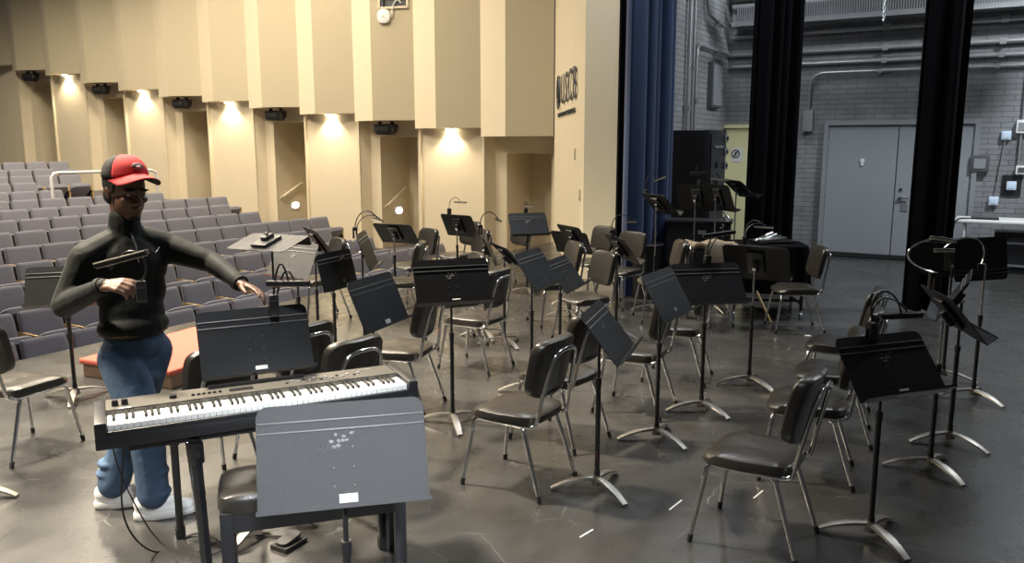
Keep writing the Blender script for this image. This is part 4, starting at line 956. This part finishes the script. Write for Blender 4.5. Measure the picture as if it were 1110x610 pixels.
def brim(z, th_, name, m, par):
    mb = MB(); n = 24; rings = []
    top, bot = [], []
    for i in range(n+1):
        a = math.radians(12 + 156*i/n)
        for r_, L_ in ((0, top), (1, top)): pass
    inn = [(.090*math.cos(math.radians(8+164*i/n)), .108*math.sin(math.radians(8+164*i/n))) for i in range(n+1)]
    out = [(.094*math.cos(math.radians(8+164*i/n)), .072+.120*math.sin(math.radians(8+164*i/n))**.8 + .0) for i in range(n+1)]
    g = []
    for j in range(6):
        t_ = j/5
        g.append([mb.bm.verts.new(CC + CF @ Vector((x0_*(1-t_)+x1_*t_, y0_*(1-t_)+y1_*t_, z - 3.6*(x0_*(1-t_)+x1_*t_)**2 - .018*t_))) for (x0_, y0_), (x1_, y1_) in zip(inn, out)])
    for j in range(5):
        for i in range(n): mb.bm.faces.new((g[j][i], g[j][i+1], g[j+1][i+1], g[j+1][i]))
    o_ = mb.build(name, m, par); s_ = o_.modifiers.new('t','SOLIDIFY'); s_.thickness = th_; s_.offset = 0; return o_
brim(.0045,.003,'brim', M['capred'], cap); brim(-.0005,.004,'brim_underside', M['capblk'], cap)
bq = CF @ Vector((0,1,.42)).normalized()
bc = CC + CF @ Vector((0,.106,.036))
Rq = Matrix((CF @ Vector((1,0,0)), CF @ Vector((0,-.40,.92)).normalized(), CF @ Vector((0,.92,.40)).normalized())).transposed()
bg = MB(); bg.ell(bc,(.026,.017,.006),Rq); bg.build('badge', M['badge'], cap); MB().ell(bc+Rq@Vector((0,-.003,.003)),(.014,.006,.0045),Rq).build('badge_face', M['sticker'], cap)
# top: trunk and sleeves as one garment
sh = MB()
sh.ell(CHEST+Vector((0,0,.0)),(.192,.132,.165),TF); sh.ell(CHEST+Vector((0,0,-.12)),(.176,.132,.17),TF); sh.ell(CHEST.lerp(PEL,.62),(.166,.134,.16),PF); sh.ell(PEL+Vector((0,0,.09)),(.182,.148,.085),PF)
sh.ell(NECK+Vector((0,0,-.085)),(.125,.085,.085),TF)
chain(sh, [NECK+Vector((0,0,-.05)), RS.lerp(NECK,.42)+Vector((0,0,-.02)), RS, RS.lerp(RE,.45), RE, RE.lerp(RW,.4), RW+(RE-RW).normalized()*.012], [.072,.078,.083,.072,.062,.055,.038])
chain(sh, [NECK+Vector((0,0,-.05)), LS.lerp(NECK,.42)+Vector((0,0,-.02)), LS, LS.lerp(LE,.45), LE, LE.lerp(LWR,.4), LWR+(LE-LWR).normalized()*.012], [.072,.078,.082,.067,.056,.050,.036])
chain(sh, [NECK+Vector((0,0,-.11)), NECK+Vector((0,0,-.05)), NECK+Vector((.006,-.004,.032))], [.11,.086,.075])
top_ = link('quarter_zip_top', to_mesh(sh, 'quarter_zip_top', M['shirt'], .0075, 6), man)
for w_, e_, nm in ((RW,RE,'cuff'),(LWR,LE,'cuff')):
    d = (e_-w_).normalized(); MB().cyl(w_+d*.004, w_+d*.034, .040, .046, 20).build(nm, M['shirt'], top_)
MB().tube(smooth_path([CHEST+TF@Vector((.074,.121,.085)), CHEST+TF@Vector((.090,.121,.070)), CHEST+TF@Vector((.118,.103,.094))]), .0028, 6).build('chest_mark', M['groove'], top_)
MB().tube([NECK+TF@Vector((0,.066,-.01)), CHEST+TF@Vector((0,.118,.11)), CHEST+TF@Vector((0,.131,.03))], .0035, 6).build('zip', M['groove'], top_)
# jeans
jn = MB()
jn.ell(PEL+Vector((0,0,.0)),(.158,.124,.12),PF); jn.ell(PEL+PF@Vector((0,-.02,-.10)),(.158,.122,.12),PF); jn.ell(PEL+PF@Vector((0,0,-.17)),(.140,.105,.10),PF)
chain(jn, [RH, RH.lerp(RK,.5), RK, RK.lerp(RA,.5), RA+Vector((0,0,.035))], [.104,.104,.090,.080,.080])
chain(jn, [LH, LH.lerp(LK,.5), LK, LK.lerp(LA,.5), LA+Vector((0,0,.035))], [.104,.104,.090,.080,.080])
for A_ in (RA, LA):
    for k_ in range(3): jn.ell(A_+Vector((.006*(-1)**k_,.004,.045+.055*k_)),(.083-.002*k_,.081,.026))
link('jeans', to_mesh(jn, 'jeans', M['jeans'], .0085, 3), man)
mb = MB(); rg = sup(.166,.131,36,2.4)
MB().layers([[PEL+PF@Vector((x*w, y*w, z)) for x, y in rg] for z, w in ((.055,.96),(.057,1),(.090,1),(.092,.96))]).build('belt', M['belt'], man)
def shoe(ank, heading, par):
    F_ = frame(Vector(heading)) * 1.07; o0 = Vector((ank.x, ank.y, 0))
    def ringz(z, k, tw=1.):
        out = []
        for i in range(32):
            a = 2*PI*i/32; c, s_ = math.cos(a), math.sin(a)
            w = .046*(1.05 if s_ > 0 else .82)*k*tw; l_ = (.185 if s_ > 0 else .092)*k
            out.append(o0 + F_ @ Vector((w*math.copysign(abs(c)**.8, c), l_*math.copysign(abs(s_)**.75, s_), z)))
        return out
    s0 = MB().layers([ringz(.003,.97), ringz(.008,1.02), ringz(.032,1.02), ringz(.036,.98)]).build('shoe_sole', M['sole'], par)
    up = MB(); up.ell(o0+F_@Vector((0,.02,.045)),(.046,.11,.045),F_); up.ell(o0+F_@Vector((0,.115,.043)),(.045,.068,.033),F_); up.ell(o0+F_@Vector((0,-.035,.075)),(.042,.056,.052),F_); up.ell(o0+F_@Vector((0,.045,.075)),(.038,.07,.034),F_)
    u_ = link('shoe', to_mesh(up, 'shoe', M['shoe'], .006, 3), par)
    for k in range(4): MB().tube([o0+F_@Vector((-.024,.045+.022*k,.104-.011*k)), o0+F_@Vector((0,.045+.022*k,.110-.011*k)), o0+F_@Vector((.024,.045+.022*k,.104-.011*k))], .0035, 6).build('lace', M['sole'], u_)
shoe(RA, (.92,.34,0), man); shoe(LA, (.93,.30,0), man)

# ------------------------------------------------------------------ lights
def area(name, loc, target, size, power, col, sy=None):
    li = bpy.data.lights.new(name, 'AREA'); li.energy = power; li.color = col; li.size = size
    if sy: li.shape = 'RECTANGLE'; li.size_y = sy
    o_ = bpy.data.objects.new(name, li); COL.objects.link(o_); o_.location = loc
    o_.rotation_euler = (Vector(target)-Vector(loc)).to_track_quat('-Z','Y').to_euler(); return o_
def spot(name, loc, target, cone, power, col, soft=.25, blend=.6):
    li = bpy.data.lights.new(name, 'SPOT'); li.energy = power; li.color = col; li.spot_size = math.radians(cone); li.spot_blend = blend; li.shadow_soft_size = soft
    o_ = bpy.data.objects.new(name, li); COL.objects.link(o_); o_.location = loc
    o_.rotation_euler = (Vector(target)-Vector(loc)).to_track_quat('-Z','Y').to_euler(); return o_
WARM, COOL = (1,.87,.68), (.90,.95,1)
for k, (u, v) in enumerate(((-11.5,5.5),(-11,10.2),(-15.5,5.5),(-15,10.2),(-20,8))):
    p = W(u, v, 8.2); spot('house_light', p, (p.x, p.y, 0), 150, 1080, WARM, .8, .5)
for u, v, e in ((-6.3,-.3,6500),(-6.3,3.2,5600),(-6.6,7.2,2000)):
    spot('apron_light', W(u, v, 7.2), W(u+1.9, v+.2, 0), 58, e, WARM, .35)
spot('front_of_house_light', W(-13,-1,6.6), (-3.0,5.8,.5), 25, 3000, WARM)
spot('front_of_house_light', W(-13.5,3.0,7.2), (-2.0,7.8,.5), 26, 2600, WARM)
spot('work_light', (.1,.4,6.6), (-.45,2.3,.9), 38, 1000, COOL, .3)
spot('desk_fill_light', (1.3,-3.7,4.6), (-.515,2.36,.95), 9.5, 2700, COOL, .25)  # added narrow spot, only there to brighten the nearest music desk
area('work_light', (4.0,7.0,6.5), (4.0,7.0,0), .45, 65, COOL)
area('work_light', (1.0,9.2,6.8), (1.0,8.6,0), .5, 110, COOL)
area('work_light', W(2.2,11.5,6.2), W(1.4,13.5,1.5), .5, 290, COOL)
area('work_light', W(-3.2,12.9,6.4), W(-3.6,13.3,1), .4, 45, COOL)
wd = bpy.data.worlds.new('World'); SC.world = wd; wd.use_nodes = True
wd.node_tree.nodes['Background'].inputs[0].default_value = (.80,.80,.82,1); wd.node_tree.nodes['Background'].inputs[1].default_value = .045

# ------------------------------------------------------------------ camera
cam = bpy.data.cameras.new('camera'); co = bpy.data.objects.new('camera', cam); COL.objects.link(co); SC.camera = co
cam.sensor_fit = 'HORIZONTAL'; cam.sensor_width = 36; cam.lens = 881/1110*36; cam.clip_start = .05; cam.clip_end = 200
co.location = (0,0,1.875); co.rotation_euler = (PI/2-.1663, 0, 0)
SC.view_settings.view_transform = 'Standard'; SC.view_settings.look = 'None'; SC.view_settings.gamma = 1; SC.view_settings.use_curve_mapping = False
SC.view_settings.exposure = 0.45
